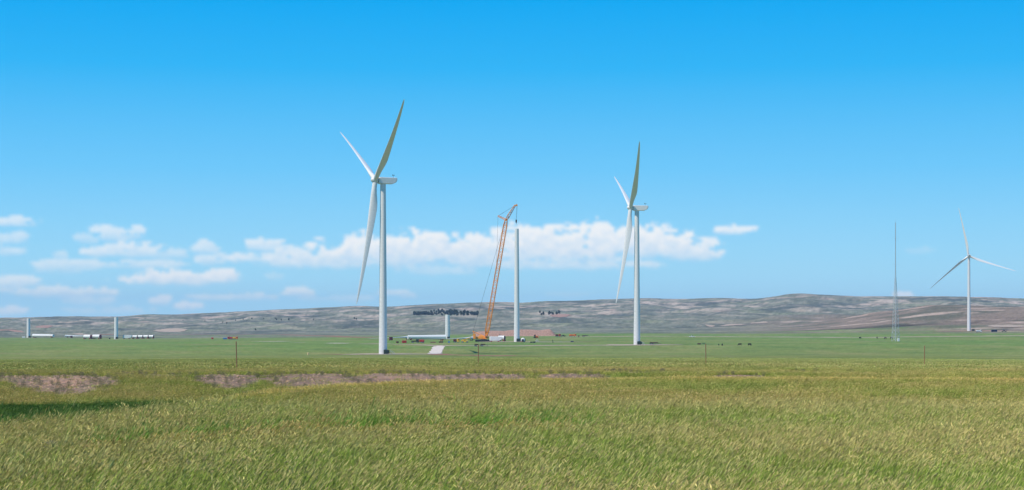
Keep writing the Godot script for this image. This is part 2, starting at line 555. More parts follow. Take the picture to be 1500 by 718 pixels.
func make_sky() -> Sky:
	var W := 4096
	var H := 2048
	var im := Image.create(W, H, false, Image.FORMAT_RGB8)
	for y in H:
		var el := 90.0 - (y + 0.5) / H * 180.0
		im.fill_rect(Rect2i(0, y, W, 1), sky_color(el).linear_to_srgb())
	var rg := RandomNumberGenerator.new()
	rg.seed = 77
	var list := []
	for c in CLOUDS:
		var flat := 0.92 if c[0] < 460 else 1.0
		list.append([FOC * atan((c[0] - CX) / FOC), HY - c[1], c[2], c[3] * flat, c[4] * flat, c[5] * (0.92 if c[0] < 460 else 1.0)])
	# the same kind of low cumulus goes on round the rest of the horizon
	for k in 190:
		var u := rg.randf_range(FOC * 0.32, FOC * (TAU - 0.32))
		if u > FOC * PI:
			u -= FOC * TAU
		var big := rg.randf()
		list.append([u, rg.randf_range(8.0, 135.0), lerpf(20, 110, big * big), lerpf(6, 30, big * big), lerpf(5, 16, big), rg.randf_range(0.35, 1.1)])
	var n1 := FastNoiseLite.new()
	n1.seed = 3
	n1.frequency = 0.026
	n1.fractal_octaves = 5
	n1.fractal_gain = 0.62
	n1.domain_warp_enabled = true
	n1.domain_warp_amplitude = 14.0
	n1.domain_warp_frequency = 0.03
	var bins := {}
	for c in list:
		for b in range(floori((c[0] - c[2] * 1.5) / 40.0), floori((c[0] + c[2] * 1.5) / 40.0) + 1):
			if not bins.has(b):
				bins[b] = []
			bins[b].append(c)
	var cover := func(u: float, v: float) -> Vector2:
		var near: Array = bins.get(floori(u / 40.0), [])
		if near.is_empty():
			return Vector2.ZERO
		var nz := n1.get_noise_2d(u * 0.85, v * 2.0)
		var sum := 0.0
		var rel := 0.0
		var fuzz := n1.get_noise_2d(u * 0.5 + 900.0, v * 0.9)
		for c in near:
			var dx: float = (u - c[0]) / c[2]
			var dy: float = (v - c[1]) / (c[3] if v > c[1] else c[4])
			var e: float = 1.0 - dx * dx - dy * dy
			if e > -0.9:
				var soft := 0.45 if dy > 0.0 else lerpf(0.45, 1.15, minf(-dy, 1.0))
				var s: float = ss(0.0, soft, e * 1.05 + nz * (1.45 if dy > 0.0 else 0.95) + 0.22 * fuzz) * c[5]
				if s > sum:
					sum = s
					rel = dy
		return Vector2(minf(sum, 1.15), rel)
	for y in range(int((90.0 - 5.6) / 180.0 * H), H / 2 + 4):
		var el := deg_to_rad(90.0 - (y + 0.5) / H * 180.0)
		var base := sky_color(rad_to_deg(el))
		for xi in W:
			var az := (xi + 0.5) / W * TAU
			if az > PI:
				az -= TAU
			var u := FOC * az
			var v := FOC * tan(el) / maxf(cos(az), 0.9)
			var dv: Vector2 = cover.call(u, v)
			var d := dv.x
			if d <= 0.01:
				continue
			var lit: Vector2 = cover.call(u - 5.0, v + 8.0)
			var k := clampf(0.60 + 0.38 * dv.y + (d - lit.x) * 0.45 + 0.55 * n1.get_noise_2d(u * 1.7 + 500.0, v * 2.4), 0.0, 1.0)
			var c := Color(0.56, 0.765, 0.955).lerp(Color(0.95, 0.975, 0.99), k)
			im.set_pixel(xi, y, base.lerp(c, clampf(d * (0.62 + 0.34 * ss(-1.0, 0.3, dv.y)), 0.0, 0.97)).linear_to_srgb())
	var pm := PanoramaSkyMaterial.new()
	pm.panorama = ImageTexture.create_from_image(im)
	var sky := Sky.new()
	sky.sky_material = pm
	return sky

# ---------------------------------------------------------------- wind turbines
func blade_mesh() -> ArrayMesh:
	var R := 63.5
	var mb := MB.new()
	var rings := []
	var ctrs := []
	var st := [0.0, 0.02, 0.05, 0.09, 0.13, 0.18, 0.23, 0.29, 0.36, 0.44, 0.52, 0.60, 0.68, 0.76, 0.83, 0.89, 0.94, 0.97, 0.99, 1.0]
	for s in st:
		var y: float = 1.4 + (R - 1.4) * s
		var chord := table([[0, 2.5], [0.05, 2.55], [0.13, 3.5], [0.21, 3.95], [0.32, 3.55], [0.5, 2.65], [0.7, 1.85], [0.86, 1.25], [0.95, 0.82], [0.985, 0.45], [1.0, 0.10]], s)
		var thick := table([[0, 2.5], [0.05, 2.4], [0.13, 1.75], [0.21, 1.2], [0.32, 0.85], [0.5, 0.55], [0.7, 0.34], [0.9, 0.2], [1.0, 0.03]], s)
		var round_: float = 1.0 - ss(0.03, 0.2, s)
		var back: float = -2.3 * s * s - y * tan(deg_to_rad(2.6))
		var tw: float = -deg_to_rad(9.0) * pow(1.0 - s, 2.0) - deg_to_rad(1.0)
		var ring := []
		for i in 16:
			var t := TAU * i / 16.0
			var cx := -cos(t)                       # -1 leading edge (upwind) .. 1 trailing
			var u := (cx + 1.0) * 0.5
			var foil := 2.6 * sqrt(maxf(u, 0.0)) * (1.0 - u) * (1.0 - 0.15 * u) * 0.5 * 0.98
			var zz := lerpf(signf(sin(t)) * foil * thick * 0.93, sin(t) * thick * 0.5, round_)
			if absf(sin(t)) < 0.001:
				zz = 0.0
			var xx := lerpf((u - 0.32) * chord, cx * 0.5 * chord, round_)
			var p := Vector2(xx, zz).rotated(tw)
			ring.append(Vector3(p.x + back, y, p.y))
		rings.append(ring)
		ctrs.append(Vector3(back + lerpf(0.15 * chord, 0.0, round_), y, 0))
	mb.loft(rings, ctrs)
	mb.st.generate_normals()
	mb.st.set_material(mats["turbine_white"])
	return mb.st.commit()

func tower_part(t: Node3D, top: float, r0: float, r1: float, flanges: Array):
	var mb := MB.new()
	mb.lathe([[r0, -0.6], [r0, 0.0], [lerpf(r0, r1, 0.5), top * 0.5], [r1, top]], Vector3.ZERO, Basis.IDENTITY, 40)
	mb.lathe([[0.0, top], [r1, top]], Vector3.ZERO, Basis.IDENTITY, 40, false)
	var tw := put(mb, "tower", mats["turbine_white"], t)
	for f in flanges:
		var fb := MB.new()
		var fr := lerpf(r0, r1, f / top)
		fb.lathe([[fr + 0.002, f - 0.12], [fr + 0.03, f - 0.1], [fr + 0.03, f + 0.1], [fr + 0.002, f + 0.12]], Vector3.ZERO, Basis.IDENTITY, 40)
		put(fb, "flange", mats["turbine_white"], tw)
	var db := MB.new()
	db.bevel_box(Vector3(0, 1.9, r0 - 0.1), Vector3(1.0, 2.3, 0.28), 0.08)
	put(db, "door", mats["door_grey"], tw).rotation.y = 0.9
	var bb := MB.new()
	bb.lathe([[r0 + 0.45, -0.6], [r0 + 0.45, 0.05], [r0 + 0.002, 0.12]], Vector3.ZERO, Basis.IDENTITY, 32, false)
	put(bb, "foundation_ring", mats["concrete"], t)

func nacelle_parts(t: Node3D, turn_: float, up: float):
	var bas := Basis(Vector3.UP, turn_)
	var poly := [Vector2(-2.6, -1.35), Vector2(-1.9, -1.7), Vector2(4.9, -1.62), Vector2(6.5, -0.9), Vector2(7.3, 0.1), Vector2(7.3, 1.35), Vector2(6.9, 1.62), Vector2(-2.2, 1.72), Vector2(-2.6, 1.3)]
	var mb := MB.new()
	var rings := []
	var ctrs := []
	for q in [[-1.75, 0.90], [-1.55, 0.985], [-1.2, 1.0], [1.2, 1.0], [1.55, 0.985], [1.75, 0.90]]:
		var ring := []
		for p in poly:
			ring.append(Vector3(lerpf(2.3, p.x, q[1]), p.y * q[1], q[0]))
		rings.append(ring)
		ctrs.append(Vector3(2.3, 0, q[0]))
	mb.loft(rings, ctrs, false)
	var n := put(mb, "nacelle", mats["turbine_white"], t, Vector3(0, up, 0))
	n.basis = bas
	var wm := MB.new()
	wm.tube(Vector3(5.3, 1.6, 0.6), Vector3(5.3, 2.9, 0.6), 0.09, 0.07, 6)
	wm.tube(Vector3(5.0, 2.75, 0.6), Vector3(5.9, 2.75, 0.6), 0.06, 0.06, 6)
	wm.box(Vector3(5.05, 3.0, 0.6), Vector3(0.42, 0.5, 0.42))
	wm.box(Vector3(5.85, 2.95, 0.6), Vector3(0.3, 0.35, 0.3))
	put(wm, "weather_mast", mats["dark_steel"], n)
	var vb := MB.new()
	vb.box(Vector3(7.33, 0.65, 0), Vector3(0.12, 0.7, 1.8))
	put(vb, "rear_vent", mats["dark_steel"], n)

func rotor_parts(t: Node3D, turn_: float, up: float, thetas: Array, blade: ArrayMesh, size: float, pitch: float):
	var yaw := Basis(Vector3.UP, turn_) * Basis(Vector3(0, 0, 1), deg_to_rad(-5.0))
	var centre := Basis(Vector3.UP, turn_) * Vector3(-4.2, 0.25, 0) + Vector3(0, up, 0)
	var mb := MB.new()
	# spinner: nose towards -x
	var b := Basis(Vector3(0, 0, 1), PI / 2.0)
	mb.lathe([[0.0, 2.4], [0.55, 2.25], [1.05, 1.85], [1.45, 1.1], [1.6, 0.2], [1.58, -0.8], [1.4, -1.35]], Vector3.ZERO, b, 24)
	var h := put(mb, "hub", mats["turbine_white"], t, centre)
	h.basis = yaw
	var rb := MB.new()
	rb.lathe([[1.25, -1.3], [1.25, -1.9]], Vector3.ZERO, b, 24)
	put(rb, "bearing_ring", mats["dark_steel"], h)
	for th in thetas:
		var o := MeshInstance3D.new()
		o.mesh = blade
		o.name = "blade"
		t.add_child(o, true)
		o.position = centre
		o.basis = (yaw * Basis(Vector3.RIGHT, deg_to_rad(th)) * Basis(Vector3.UP, deg_to_rad(pitch))).scaled_local(Vector3.ONE * size)

func turbine(label: String, at: Vector3, hub: float, turn_deg: float, thetas: Array, blade: ArrayMesh, size := 1.0, pitch := 8.0):
	var t := thing("wind_turbine", label, "wind turbine", at, 0.0, "finished wind turbines")
	tower_part(t, hub - 1.65, 2.15, 1.45, [22.0, 46.0, 70.0])
	nacelle_parts(t, deg_to_rad(turn_deg), hub)
	rotor_parts(t, deg_to_rad(turn_deg), hub, thetas, blade, size, pitch)

func transformer(at: Vector3, label: String, s := 1.0) -> Node3D:
	var t := thing("transformer_cabinet", label, "transformer", at, 0.15, "green transformer cabinets beside the towers")
	var p := MB.new()
	p.bevel_box(Vector3(0, 0.0, 0), Vector3(3.2, 0.5, 2.6), 0.06)
	put(p, "concrete_pad", mats["concrete"], t)
	var c := MB.new()
	c.bevel_box(Vector3(0, 1.32, 0), Vector3(2.5, 2.15, 1.9), 0.12)
	put(c, "cabinet", mats["dark_green"], t)
	for k in 2:
		var d := MB.new()
		d.box(Vector3(-0.58 + 1.16 * k, 1.25, 0.97), Vector3(1.08, 1.7, 0.05))
		var dd := put(d, "door", mats["dark_green"], t)
		var hb := MB.new()
		hb.box(Vector3(-0.16 + 0.32 * k, 1.25, 1.02), Vector3(0.06, 0.3, 0.06))
		put(hb, "handle", mats["dark_steel"], dd)
	for k in 8:
		var f := MB.new()
		f.box(Vector3(1.42, 1.3, -0.7 + 0.2 * k), Vector3(0.36, 1.5, 0.05))
		put(f, "cooling_fin", mats["dark_green"], t)
	t.scale = Vector3.ONE * s
	return t

func stairs(at: Vector3, turn_: float, label: String):
	var t := thing("access_stairs", label, "stairs", at, turn_, "metal stairs at tower doors")
	for k in 7:
		var s := MB.new()
		s.box(Vector3(0.28 * k, 1.5 - 0.2 * k, 0), Vector3(0.28, 0.05, 1.1))
		put(s, "tread", mats["galvanised"], t)
	for z in [-0.58, 0.58]:
		var s := MB.new()
		s.tube(Vector3(-0.2, 1.6, z), Vector3(1.95, 0.06, z), 0.07, 0.07, 6)
		put(s, "stringer", mats["galvanised"], t)
		var r := MB.new()
		r.tube(Vector3(-0.2, 2.5, z), Vector3(1.95, 1.0, z), 0.04, 0.04, 6)
		for k in 4:
			r.tube(Vector3(-0.1 + 0.66 * k, 1.5 - 0.47 * k, z), Vector3(-0.1 + 0.66 * k, 2.44 - 0.47 * k, z), 0.03, 0.03, 5)
		put(r, "handrail", mats["galvanised"], t)
	var p := MB.new()
	p.box(Vector3(-0.75, 1.58, 0), Vector3(1.1, 0.06, 1.3))
	for x in [-1.2, -0.3]:
		for z in [-0.55, 0.55]:
			p.tube(Vector3(x, -0.2, z), Vector3(x, 1.56, z), 0.05, 0.05, 6)
	put(p, "landing", mats["galvanised"], t)

# ---------------------------------------------------------------- crane
func lattice(mb: MB, a: Vector3, b: Vector3, w0: float, w1: float, n: int, rc: float, rl: float, side: Vector3):
	var ax := (b - a).normalized()
	var u := (side - ax * side.dot(ax)).normalized()
	var v := ax.cross(u)
	var pts := []
	for k in n + 1:
		var c := a.lerp(b, float(k) / n)
		var w := lerpf(w0, w1, float(k) / n) * 0.5
		pts.append([c + u * w + v * w, c - u * w + v * w, c - u * w - v * w, c + u * w - v * w])
	for i in 4:
		mb.tube(pts[0][i], pts[n][i], rc, rc, 6, false)
	for k in n:
		for i in 4:
			var j := (i + 1) % 4
			if k % 2 == 0:
				mb.tube(pts[k][i], pts[k + 1][j], rl, rl, 4, false)
			else:
				mb.tube(pts[k][j], pts[k + 1][i], rl, rl, 4, false)
			if k % 4 == 0:
				mb.tube(pts[k][i], pts[k][j], rl, rl, 4, false)

func crane(at: Vector3, foot: Vector3, knee: Vector3, tip: Vector3, strut: Vector3, gantry: Vector3, hook: Vector3):
	var t := thing("crawler_crane", "tall orange crawler crane with leaning lattice boom and black tracks", "crane", at)
	for z in [-3.4, 3.4]:
		var tb := MB.new()
		var poly := []
		for k in 9:
			poly.append(Vector2(5.6 + 0.85 * sin(PI * k / 8.0), 0.85 - 0.85 * cos(PI * k / 8.0)))
		for k in 9:
			poly.append(Vector2(-5.6 - 0.85 * sin(PI * k / 8.0), 0.85 + 0.85 * cos(PI * k / 8.0)))
		tb.prism(poly, 0.75, Vector3(0, -0.1, z), Basis.IDENTITY)
		var tr := put(tb, "crawler_track", mats["track_black"], t)
		for k in 7:
			var wb := MB.new()
			wb.tube(Vector3(-4.5 + 1.5 * k, 0.6, z - 0.85), Vector3(-4.5 + 1.5 * k, 0.6, z + 0.85), 0.42, 0.42, 12)
			put(wb, "roller", mats["dark_steel"], tr)
	var cb := MB.new()
	cb.bevel_box(Vector3(0, 1.15, 0), Vector3(6.0, 1.3, 6.2), 0.2)
	cb.tube(Vector3(0, 1.7, 0), Vector3(0, 2.2, 0), 1.6, 1.6, 20)
	put(cb, "car_body", mats["dark_steel"], t)
	var sb := MB.new()
	sb.bevel_box(Vector3(-2.2, 3.0, 0), Vector3(9.5, 1.7, 3.2), 0.25)
	sb.bevel_box(Vector3(-1.5, 4.3, 0), Vector3(4.2, 1.1, 2.6), 0.25)
	sb.box(Vector3(3.2, 3.2, 0), Vector3(2.2, 1.2, 2.0))
	put(sb, "upper_body", mats["crane_orange"], t)
	var qb := MB.new()
	qb.bevel_box(Vector3(2.2, 3.4, 2.4), Vector3(1.9, 2.3, 1.5), 0.25)
	var cab := put(qb, "cab", mats["crane_orange"], t)
	var gb := MB.new()
	gb.box(Vector3(2.25, 3.75, 3.17), Vector3(1.4, 1.1, 0.04))
	gb.box(Vector3(3.17, 3.75, 2.4), Vector3(0.04, 1.1, 1.1))
	put(gb, "window", mats["dark_glass"], cab)
	for z in [-2.6, 2.6]:
		for k in 5:
			var wb := MB.new()
			wb.bevel_box(Vector3(-7.0, 2.65 + 0.84 * k, z), Vector3(1.9, 0.8, 2.0), 0.08)
			put(wb, "counterweight", mats["crane_orange"], t)
	var tray := MB.new()
	tray.box(Vector3(-7.0, 2.1, 0), Vector3(2.2, 0.3, 7.4))
	put(tray, "counterweight_tray", mats["dark_steel"], t)
	# gantry mast at the rear
	var m := MB.new()
	for z in [-1.1, 1.1]:
		m.tube(Vector3(1.2, 4.0, z), gantry - at + Vector3(0, 0, z), 0.28, 0.24, 8)
		m.tube(Vector3(-6.2, 3.6, z), gantry - at + Vector3(0, 0, z), 0.2, 0.2, 8)
	m.tube(gantry - at + Vector3(0, 0, -1.4), gantry - at + Vector3(0, 0, 1.4), 0.45, 0.45, 10)
	put(m, "gantry", mats["crane_orange"], t)
	var side := Vector3(1, 0, 0.2)
	var bb := MB.new()
	var f := foot - at
	var kn := knee - at
	lattice(bb, f, f.lerp(kn, 0.07), 1.2, 2.9, 3, 0.26, 0.13, side)
	lattice(bb, f.lerp(kn, 0.07), f.lerp(kn, 0.95), 2.9, 2.7, 34, 0.23, 0.11, side)
	lattice(bb, f.lerp(kn, 0.95), kn, 2.7, 1.5, 3, 0.24, 0.12, side)
	put(bb, "main_boom", mats["crane_orange"], t)
	var hb := MB.new()
	hb.bevel_box(f.lerp(kn, 0.035), Vector3(2.2, 2.6, 1.8), 0.2)
	put(hb, "boom_foot", mats["crane_orange"], t)
	var jb := MB.new()
	var tp := tip - at
	lattice(jb, kn, kn.lerp(tp, 0.2), 1.0, 1.9, 2, 0.2, 0.1, side)
	lattice(jb, kn.lerp(tp, 0.2), tp, 1.9, 1.0, 10, 0.18, 0.09, side)
	jb.box(kn, Vector3(1.4, 1.6, 1.6))
	put(jb, "jib", mats["crane_orange"], t)
	var nb := MB.new()
	nb.box(tp + Vector3(0.5, 0.2, 0), Vector3(2.6, 0.9, 1.0), Basis(Vector3(0, 0, 1), 0.35))
	nb.tube(tp + Vector3(1.3, 0.1, -0.4), tp + Vector3(1.3, 0.1, 0.4), 0.7, 0.7, 14)
	put(nb, "jib_head", mats["crane_orange"], t)
	var tb2 := MB.new()
	lattice(tb2, kn, strut - at, 1.3, 0.9, 6, 0.18, 0.09, Vector3(0, 0, 1))
	put(tb2, "jib_strut", mats["crane_orange"], t)
	for z in [-0.8, 0.8]:
		var lb := MB.new()
		var zz := Vector3(0, 0, z)
		lb.tube(strut - at + zz, tp + zz * 0.5, 0.07, 0.07, 5)
		put(lb, "jib_pendant", mats["cable"], t)
		var pb := MB.new()
		pb.tube(strut - at + zz, f.lerp(kn, 0.62) + Vector3(-1.6, 0, z), 0.06, 0.06, 5)
		put(pb, "backstay", mats["cable"], t)
		var gb2 := MB.new()
		gb2.tube(gantry - at + zz, f.lerp(kn, 0.97) + zz + Vector3(-1.0, 0, 0), 0.07, 0.07, 5)
		put(gb2, "boom_pendant", mats["cable"], t)
	var hp := hook - at
	var ab := MB.new()
	for dx in [-0.18, 0.18]:
		ab.tube(tp + Vector3(1.6 + dx, 0, 0), hp + Vector3(dx, 0.8, 0), 0.07, 0.07, 5)
	put(ab, "hoist_line", mats["cable"], t)
	var kb := MB.new()
	kb.bevel_box(hp, Vector3(1.1, 2.4, 0.7), 0.2)
	kb.tube(hp + Vector3(0, -1.1, 0), hp + Vector3(0, -2.0, 0), 0.16, 0.12, 8)
	kb.tube(hp + Vector3(0, -2.0, 0), hp + Vector3(0.3, -2.5, 0), 0.12, 0.1, 8)
	put(kb, "hook_block", mats["track_black"], t)

# ---------------------------------------------------------------- met mast
func met_mast(at: Vector3, top: float):
	var t := thing("lattice_mast", "tall slim steel lattice mast standing alone on green field", "mast", at, 0.3)
	var corner := func(y: float, i: int) -> Vector3:
		var w := table([[0, 3.3], [42, 0.95], [50, 0.45], [90, 0.30]], y)
		var a := TAU * i / 3.0
		return Vector3(cos(a) * w, y, sin(a) * w)
	var ys := [0.0]
	while ys[-1] < 48.0:
		ys.append(ys[-1] + lerpf(3.6, 1.8, ys[-1] / 48.0))
	while ys[-1] < top - 2.0:
		ys.append(ys[-1] + 1.6)
	for i in 3:
		var lb := MB.new()
		for k in ys.size() - 1:
			var r := lerpf(0.14, 0.06, ys[k] / top)
			lb.tube(corner.call(ys[k], i), corner.call(ys[k + 1], i), r, r, 6, false)
		lb.tube(corner.call(-0.5 + 0.5, i) + Vector3(0, -0.6, 0), corner.call(0.0, i), 0.3, 0.16, 8)
		put(lb, "leg", mats["galvanised"], t)
	var lower := MB.new()
	var upper := MB.new()
	for k in ys.size() - 1:
		var use := lower if ys[k] < 46.0 else upper
		var r2 := 0.07 if ys[k] < 46.0 else 0.035
		for i in 3:
			var j := (i + 1) % 3
			use.tube(corner.call(ys[k], i), corner.call(ys[k + 1], j), r2, r2, 4, false)
			use.tube(corner.call(ys[k], j), corner.call(ys[k + 1], i), r2, r2, 4, false)
			use.tube(corner.call(ys[k + 1], i), corner.call(ys[k + 1], j), r2, r2, 4, false)
	put(lower, "lower_bracing", mats["galvanised"], t)
	put(upper, "upper_bracing", mats["galvanised"], t)
	var rod := MB.new()
	rod.tube(Vector3(0, ys[-1], 0), Vector3(0, top + 2.0, 0), 0.06, 0.03, 6)
	put(rod, "lightning_rod", mats["galvanised"], t)
	for y in [58.0, 78.0]:
		var bm := MB.new()
		bm.tube(Vector3(-2.4, y, 0), Vector3(2.4, y, 0), 0.05, 0.05, 6)
		bm.tube(Vector3(2.4, y, 0), Vector3(2.4, y + 0.5, 0), 0.05, 0.08, 6)
		bm.tube(Vector3(-2.4, y, 0), Vector3(-2.4, y + 0.5, 0), 0.05, 0.08, 6)
		put(bm, "sensor_boom", mats["galvanised"], t)
	var c := thing("equipment_cabinet", "small pale equipment cabinet at foot of lattice mast", "cabinet", at + Vector3(1.6, 0, 2.6), 0.2)
	var cb := MB.new()
	cb.bevel_box(Vector3(0, 1.1, 0), Vector3(1.5, 2.3, 1.1), 0.1)
	put(cb, "housing", mats["pale_paint"], c)
	var cd := MB.new()
	cd.box(Vector3(0, 1.05, 0.57), Vector3(1.2, 1.8, 0.05))
	put(cd, "door", mats["pale_paint"], c)

# ---------------------------------------------------------------- lying components
func tower_section(at: Vector3, toward: Vector3, r0: float, r1: float, length: float, label: String, end_mat: String, cradle := "cradle_red"):
	var t := thing("tower_section", label, "tower section", at, 0.0, "tower sections lying on the ground")
	var dir := toward - at
	dir.y = 0.0
	dir = dir.normalized()
	var up0 := r0 + 0.75
	var a := Vector3(0, up0, 0)
	var y1 := ground_at(at.x + dir.x * length, at.z + dir.z * length) - at.y + up0
	var b := Vector3(dir.x * length, y1, dir.z * length)
	var mb := MB.new()
	mb.tube(a, b, r0, r1, 32, false)
	put(mb, "shell", mats["turbine_white"], t)
	for q in [[a, r0, -1.0], [b, r1, 1.0]]:
		var eb := MB.new()
		var e: Vector3 = (b - a).normalized() * q[2]
		eb.tube(q[0] - e * 0.05, q[0] + e * 0.06, q[1] * 0.985, q[1] * 0.985, 32)
		put(eb, "end_cover", mats[end_mat], t)
		var rb := MB.new()
		rb.tube(q[0] - e * 0.25, q[0] - e * 0.0, q[1] + 0.07, q[1] + 0.07, 32)
		put(rb, "flange", mats["turbine_white"], t)
	var across := Vector3(-dir.z, 0, dir.x)
	var bas := Basis(dir, Vector3.UP, across)
	for f in [0.08, 0.92]:
		var cb := MB.new()
		var p := a.lerp(b, f)
		var rr := lerpf(r0, r1, f)
		cb.box(Vector3(p.x, p.y - rr - 0.55, p.z), Vector3(1.0, 0.7, rr * 2.1), bas)
		for s in [-1.0, 1.0]:
			cb.box(Vector3(p.x, p.y - rr * 0.72 - 0.1, p.z) + across * s * rr * 0.85, Vector3(0.9, rr * 0.75, 0.35), bas * Basis(Vector3(1, 0, 0), -0.5 * s))
		put(cb, "cradle", mats[cradle], t)

func ground_blade(root: Vector3, tip: Vector3, label: String, blade: ArrayMesh):
	var t := thing("turbine_blade", label, "turbine blade", root, 0.0, "rotor blades lying on the ground")
	var o := MeshInstance3D.new()
	o.mesh = blade
	o.name = "blade"
	t.add_child(o, true)
	var dir := (tip - root)
	dir.y = 0.0
	var flat := dir.normalized()
	var rise := ground_at(root.x + flat.x * 63.0, root.z + flat.z * 63.0) - root.y
	var yy := (flat * 63.0 + Vector3(0, rise - 0.6, 0)).normalized()
	var xx := yy.cross(Vector3.UP).normalized()    # lying flat
	var zz := xx.cross(yy)
	o.basis = Basis(xx, yy, zz)
	o.position = Vector3(0, 2.3, 0) - yy * 1.4
	var bas := Basis(flat, Vector3.UP, Vector3(-flat.z, 0, flat.x))
	for f in [3.0, 38.0]:
		var g := ground_at(root.x + flat.x * f, root.z + flat.z * f) - root.y
		var sb := MB.new()
		for s in [-1.0, 1.0]:
			sb.box(Vector3(flat.x * f, g + 0.7, flat.z * f) + bas.z * s * 1.3, Vector3(0.35, 2.2, 0.3), bas)
		sb.box(Vector3(flat.x * f, g + 0.45, flat.z * f), Vector3(0.5, 0.4, 3.0), bas)
		put(sb, "stand", mats["cradle_red"], t)

func ground_nacelle(at: Vector3, turn_: float, label: String):
	var t := thing("nacelle_housing", label, "nacelle", at, 0.0, "nacelles waiting on the ground")
	nacelle_parts(t, turn_, 2.5)
	var mb := MB.new()
	for x in [-1.2, 4.2]:
		mb.box(Basis(Vector3.UP, turn_) * Vector3(x, 0.35, 0), Vector3(0.9, 1.1, 3.4), Basis(Vector3.UP, turn_))
	put(mb, "transport_frame", mats["cradle_red"], t)

func ground_hub(at: Vector3, label: String):
	var t := thing("rotor_hub", label, "rotor hub", at, 0.4)
	var mb := MB.new()
	mb.lathe([[0.0, 3.3], [0.7, 3.15], [1.3, 2.6], [1.6, 1.7], [1.62, 0.9], [1.4, 0.5]], Vector3.ZERO, Basis.IDENTITY, 24)
	put(mb, "spinner", mats["turbine_white"], t)
	for k in 3:
		var rb := MB.new()
		var w := Vector3(cos(TAU * k / 3.0), 0, sin(TAU * k / 3.0))
		rb.tube(Vector3(0, 1.5, 0) + w * 1.2, Vector3(0, 1.5, 0) + w * 1.75, 0.95, 0.95, 18)
		put(rb, "blade_socket", mats["dark_steel"], t)
	var sb := MB.new()
	sb.box(Vector3(0, 0.15, 0), Vector3(2.8, 0.75, 2.8))
	put(sb, "transport_stand", mats["cradle_red"], t)

# ---------------------------------------------------------------- machines and vehicles
func wheel(parent: Node3D, p: Vector3, r: float, w: float):
	var mb := MB.new()
	mb.lathe([[r * 0.55, -w * 0.5], [r * 0.93, -w * 0.5], [r, -w * 0.36], [r, w * 0.36], [r * 0.93, w * 0.5], [r * 0.55, w * 0.5]], Vector3.ZERO, Basis(Vector3(1, 0, 0), PI / 2), 18)
	var o := put(mb, "wheel", mats["rubber"], parent, p)
	var rb := MB.new()
	rb.tube(Vector3(0, 0, -w * 0.42), Vector3(0, 0, w * 0.42), r * 0.56, r * 0.56, 14)
	put(rb, "rim", mats["galvanised"], o)

func pickup(at: Vector3, turn_: float, paint: String, label: String):
	var t := thing("pickup_truck", label, "pickup truck", at, turn_, "vehicles on the building site")
	var mb := MB.new()
	mb.prism([Vector2(-2.75, 0.55), Vector2(2.7, 0.55), Vector2(2.75, 0.95), Vector2(2.55, 1.12), Vector2(1.1, 1.2), Vector2(-2.75, 1.2)], 0.93, Vector3.ZERO, Basis.IDENTITY)
	put(mb, "body", mats[paint], t)
	var cb := MB.new()
	cb.prism([Vector2(-0.95, 1.2), Vector2(1.25, 1.2), Vector2(0.55, 1.85), Vector2(-0.75, 1.88)], 0.82, Vector3.ZERO, Basis.IDENTITY)
	var cab := put(cb, "cab", mats[paint], t)
	var gb := MB.new()
	gb.prism([Vector2(-0.75, 1.28), Vector2(0.98, 1.28), Vector2(0.48, 1.74), Vector2(-0.65, 1.76)], 0.835, Vector3.ZERO, Basis.IDENTITY)
	put(gb, "window", mats["dark_glass"], cab)
	var bb := MB.new()
	bb.box(Vector3(-1.85, 1.16, 0), Vector3(1.6, 0.12, 1.5))
	put(bb, "bed", mats["dark_steel"], t)
	for x in [-1.75, 1.75]:
		for z in [-0.8, 0.8]:
			wheel(t, Vector3(x, 0.36, z), 0.4, 0.26)

func flatbed(at: Vector3, turn_: float, paint: String, body_paint: String, label: String, length := 7.0):
	var t := thing("work_truck", label, "truck", at, turn_, "vehicles on the building site")
	var mb := MB.new()
	mb.bevel_box(Vector3(length * 0.5 - 1.0, 1.75, 0), Vector3(2.0, 2.2, 2.3), 0.3)
	var cab := put(mb, "cab", mats[paint], t)
	var gb := MB.new()
	gb.box(Vector3(length * 0.5 - 0.8, 2.2, 0), Vector3(1.2, 0.7, 2.34))
	gb.box(Vector3(length * 0.5 + 0.0, 2.2, 0), Vector3(0.06, 0.75, 1.9))
	put(gb, "window", mats["dark_glass"], cab)
	var cb := MB.new()
	cb.box(Vector3(0, 0.85, 0), Vector3(length, 0.3, 1.0))
	put(cb, "chassis", mats["track_black"], t)
	var bb := MB.new()
	bb.bevel_box(Vector3(-1.15, 1.75, 0), Vector3(length - 2.5, 1.5, 2.3), 0.1)
	put(bb, "cargo_body", mats[body_paint], t)
	for x in [-length * 0.5 + 0.9, -length * 0.5 + 2.1, length * 0.5 - 1.1]:
		for z in [-0.98, 0.98]:
			wheel(t, Vector3(x, 0.47, z), 0.5, 0.32)

func container(at: Vector3, turn_: float, size: Vector3, paint: String, label: String, category := "container"):
	var t := thing("storage_container", label, category, at, turn_, "boxes and containers on the building site")
	var mb := MB.new()
	mb.bevel_box(Vector3(0, size.y * 0.5 + 0.1, 0), size, minf(0.12, size.y * 0.1))
	put(mb, "box", mats[paint], t)
	for k in 2:
		var db := MB.new()
		db.box(Vector3(size.x * 0.5 + 0.03, size.y * 0.5 + 0.1, (-0.25 + 0.5 * k) * size.z), Vector3(0.05, size.y * 0.85, size.z * 0.46))
		put(db, "door", mats[paint], t)
	var sb := MB.new()
	for z in [-0.4, 0.4]:
		sb.box(Vector3(0, -0.02, z * size.z), Vector3(size.x * 0.95, 0.3, 0.2))
	put(sb, "skid", mats["dark_steel"], t)

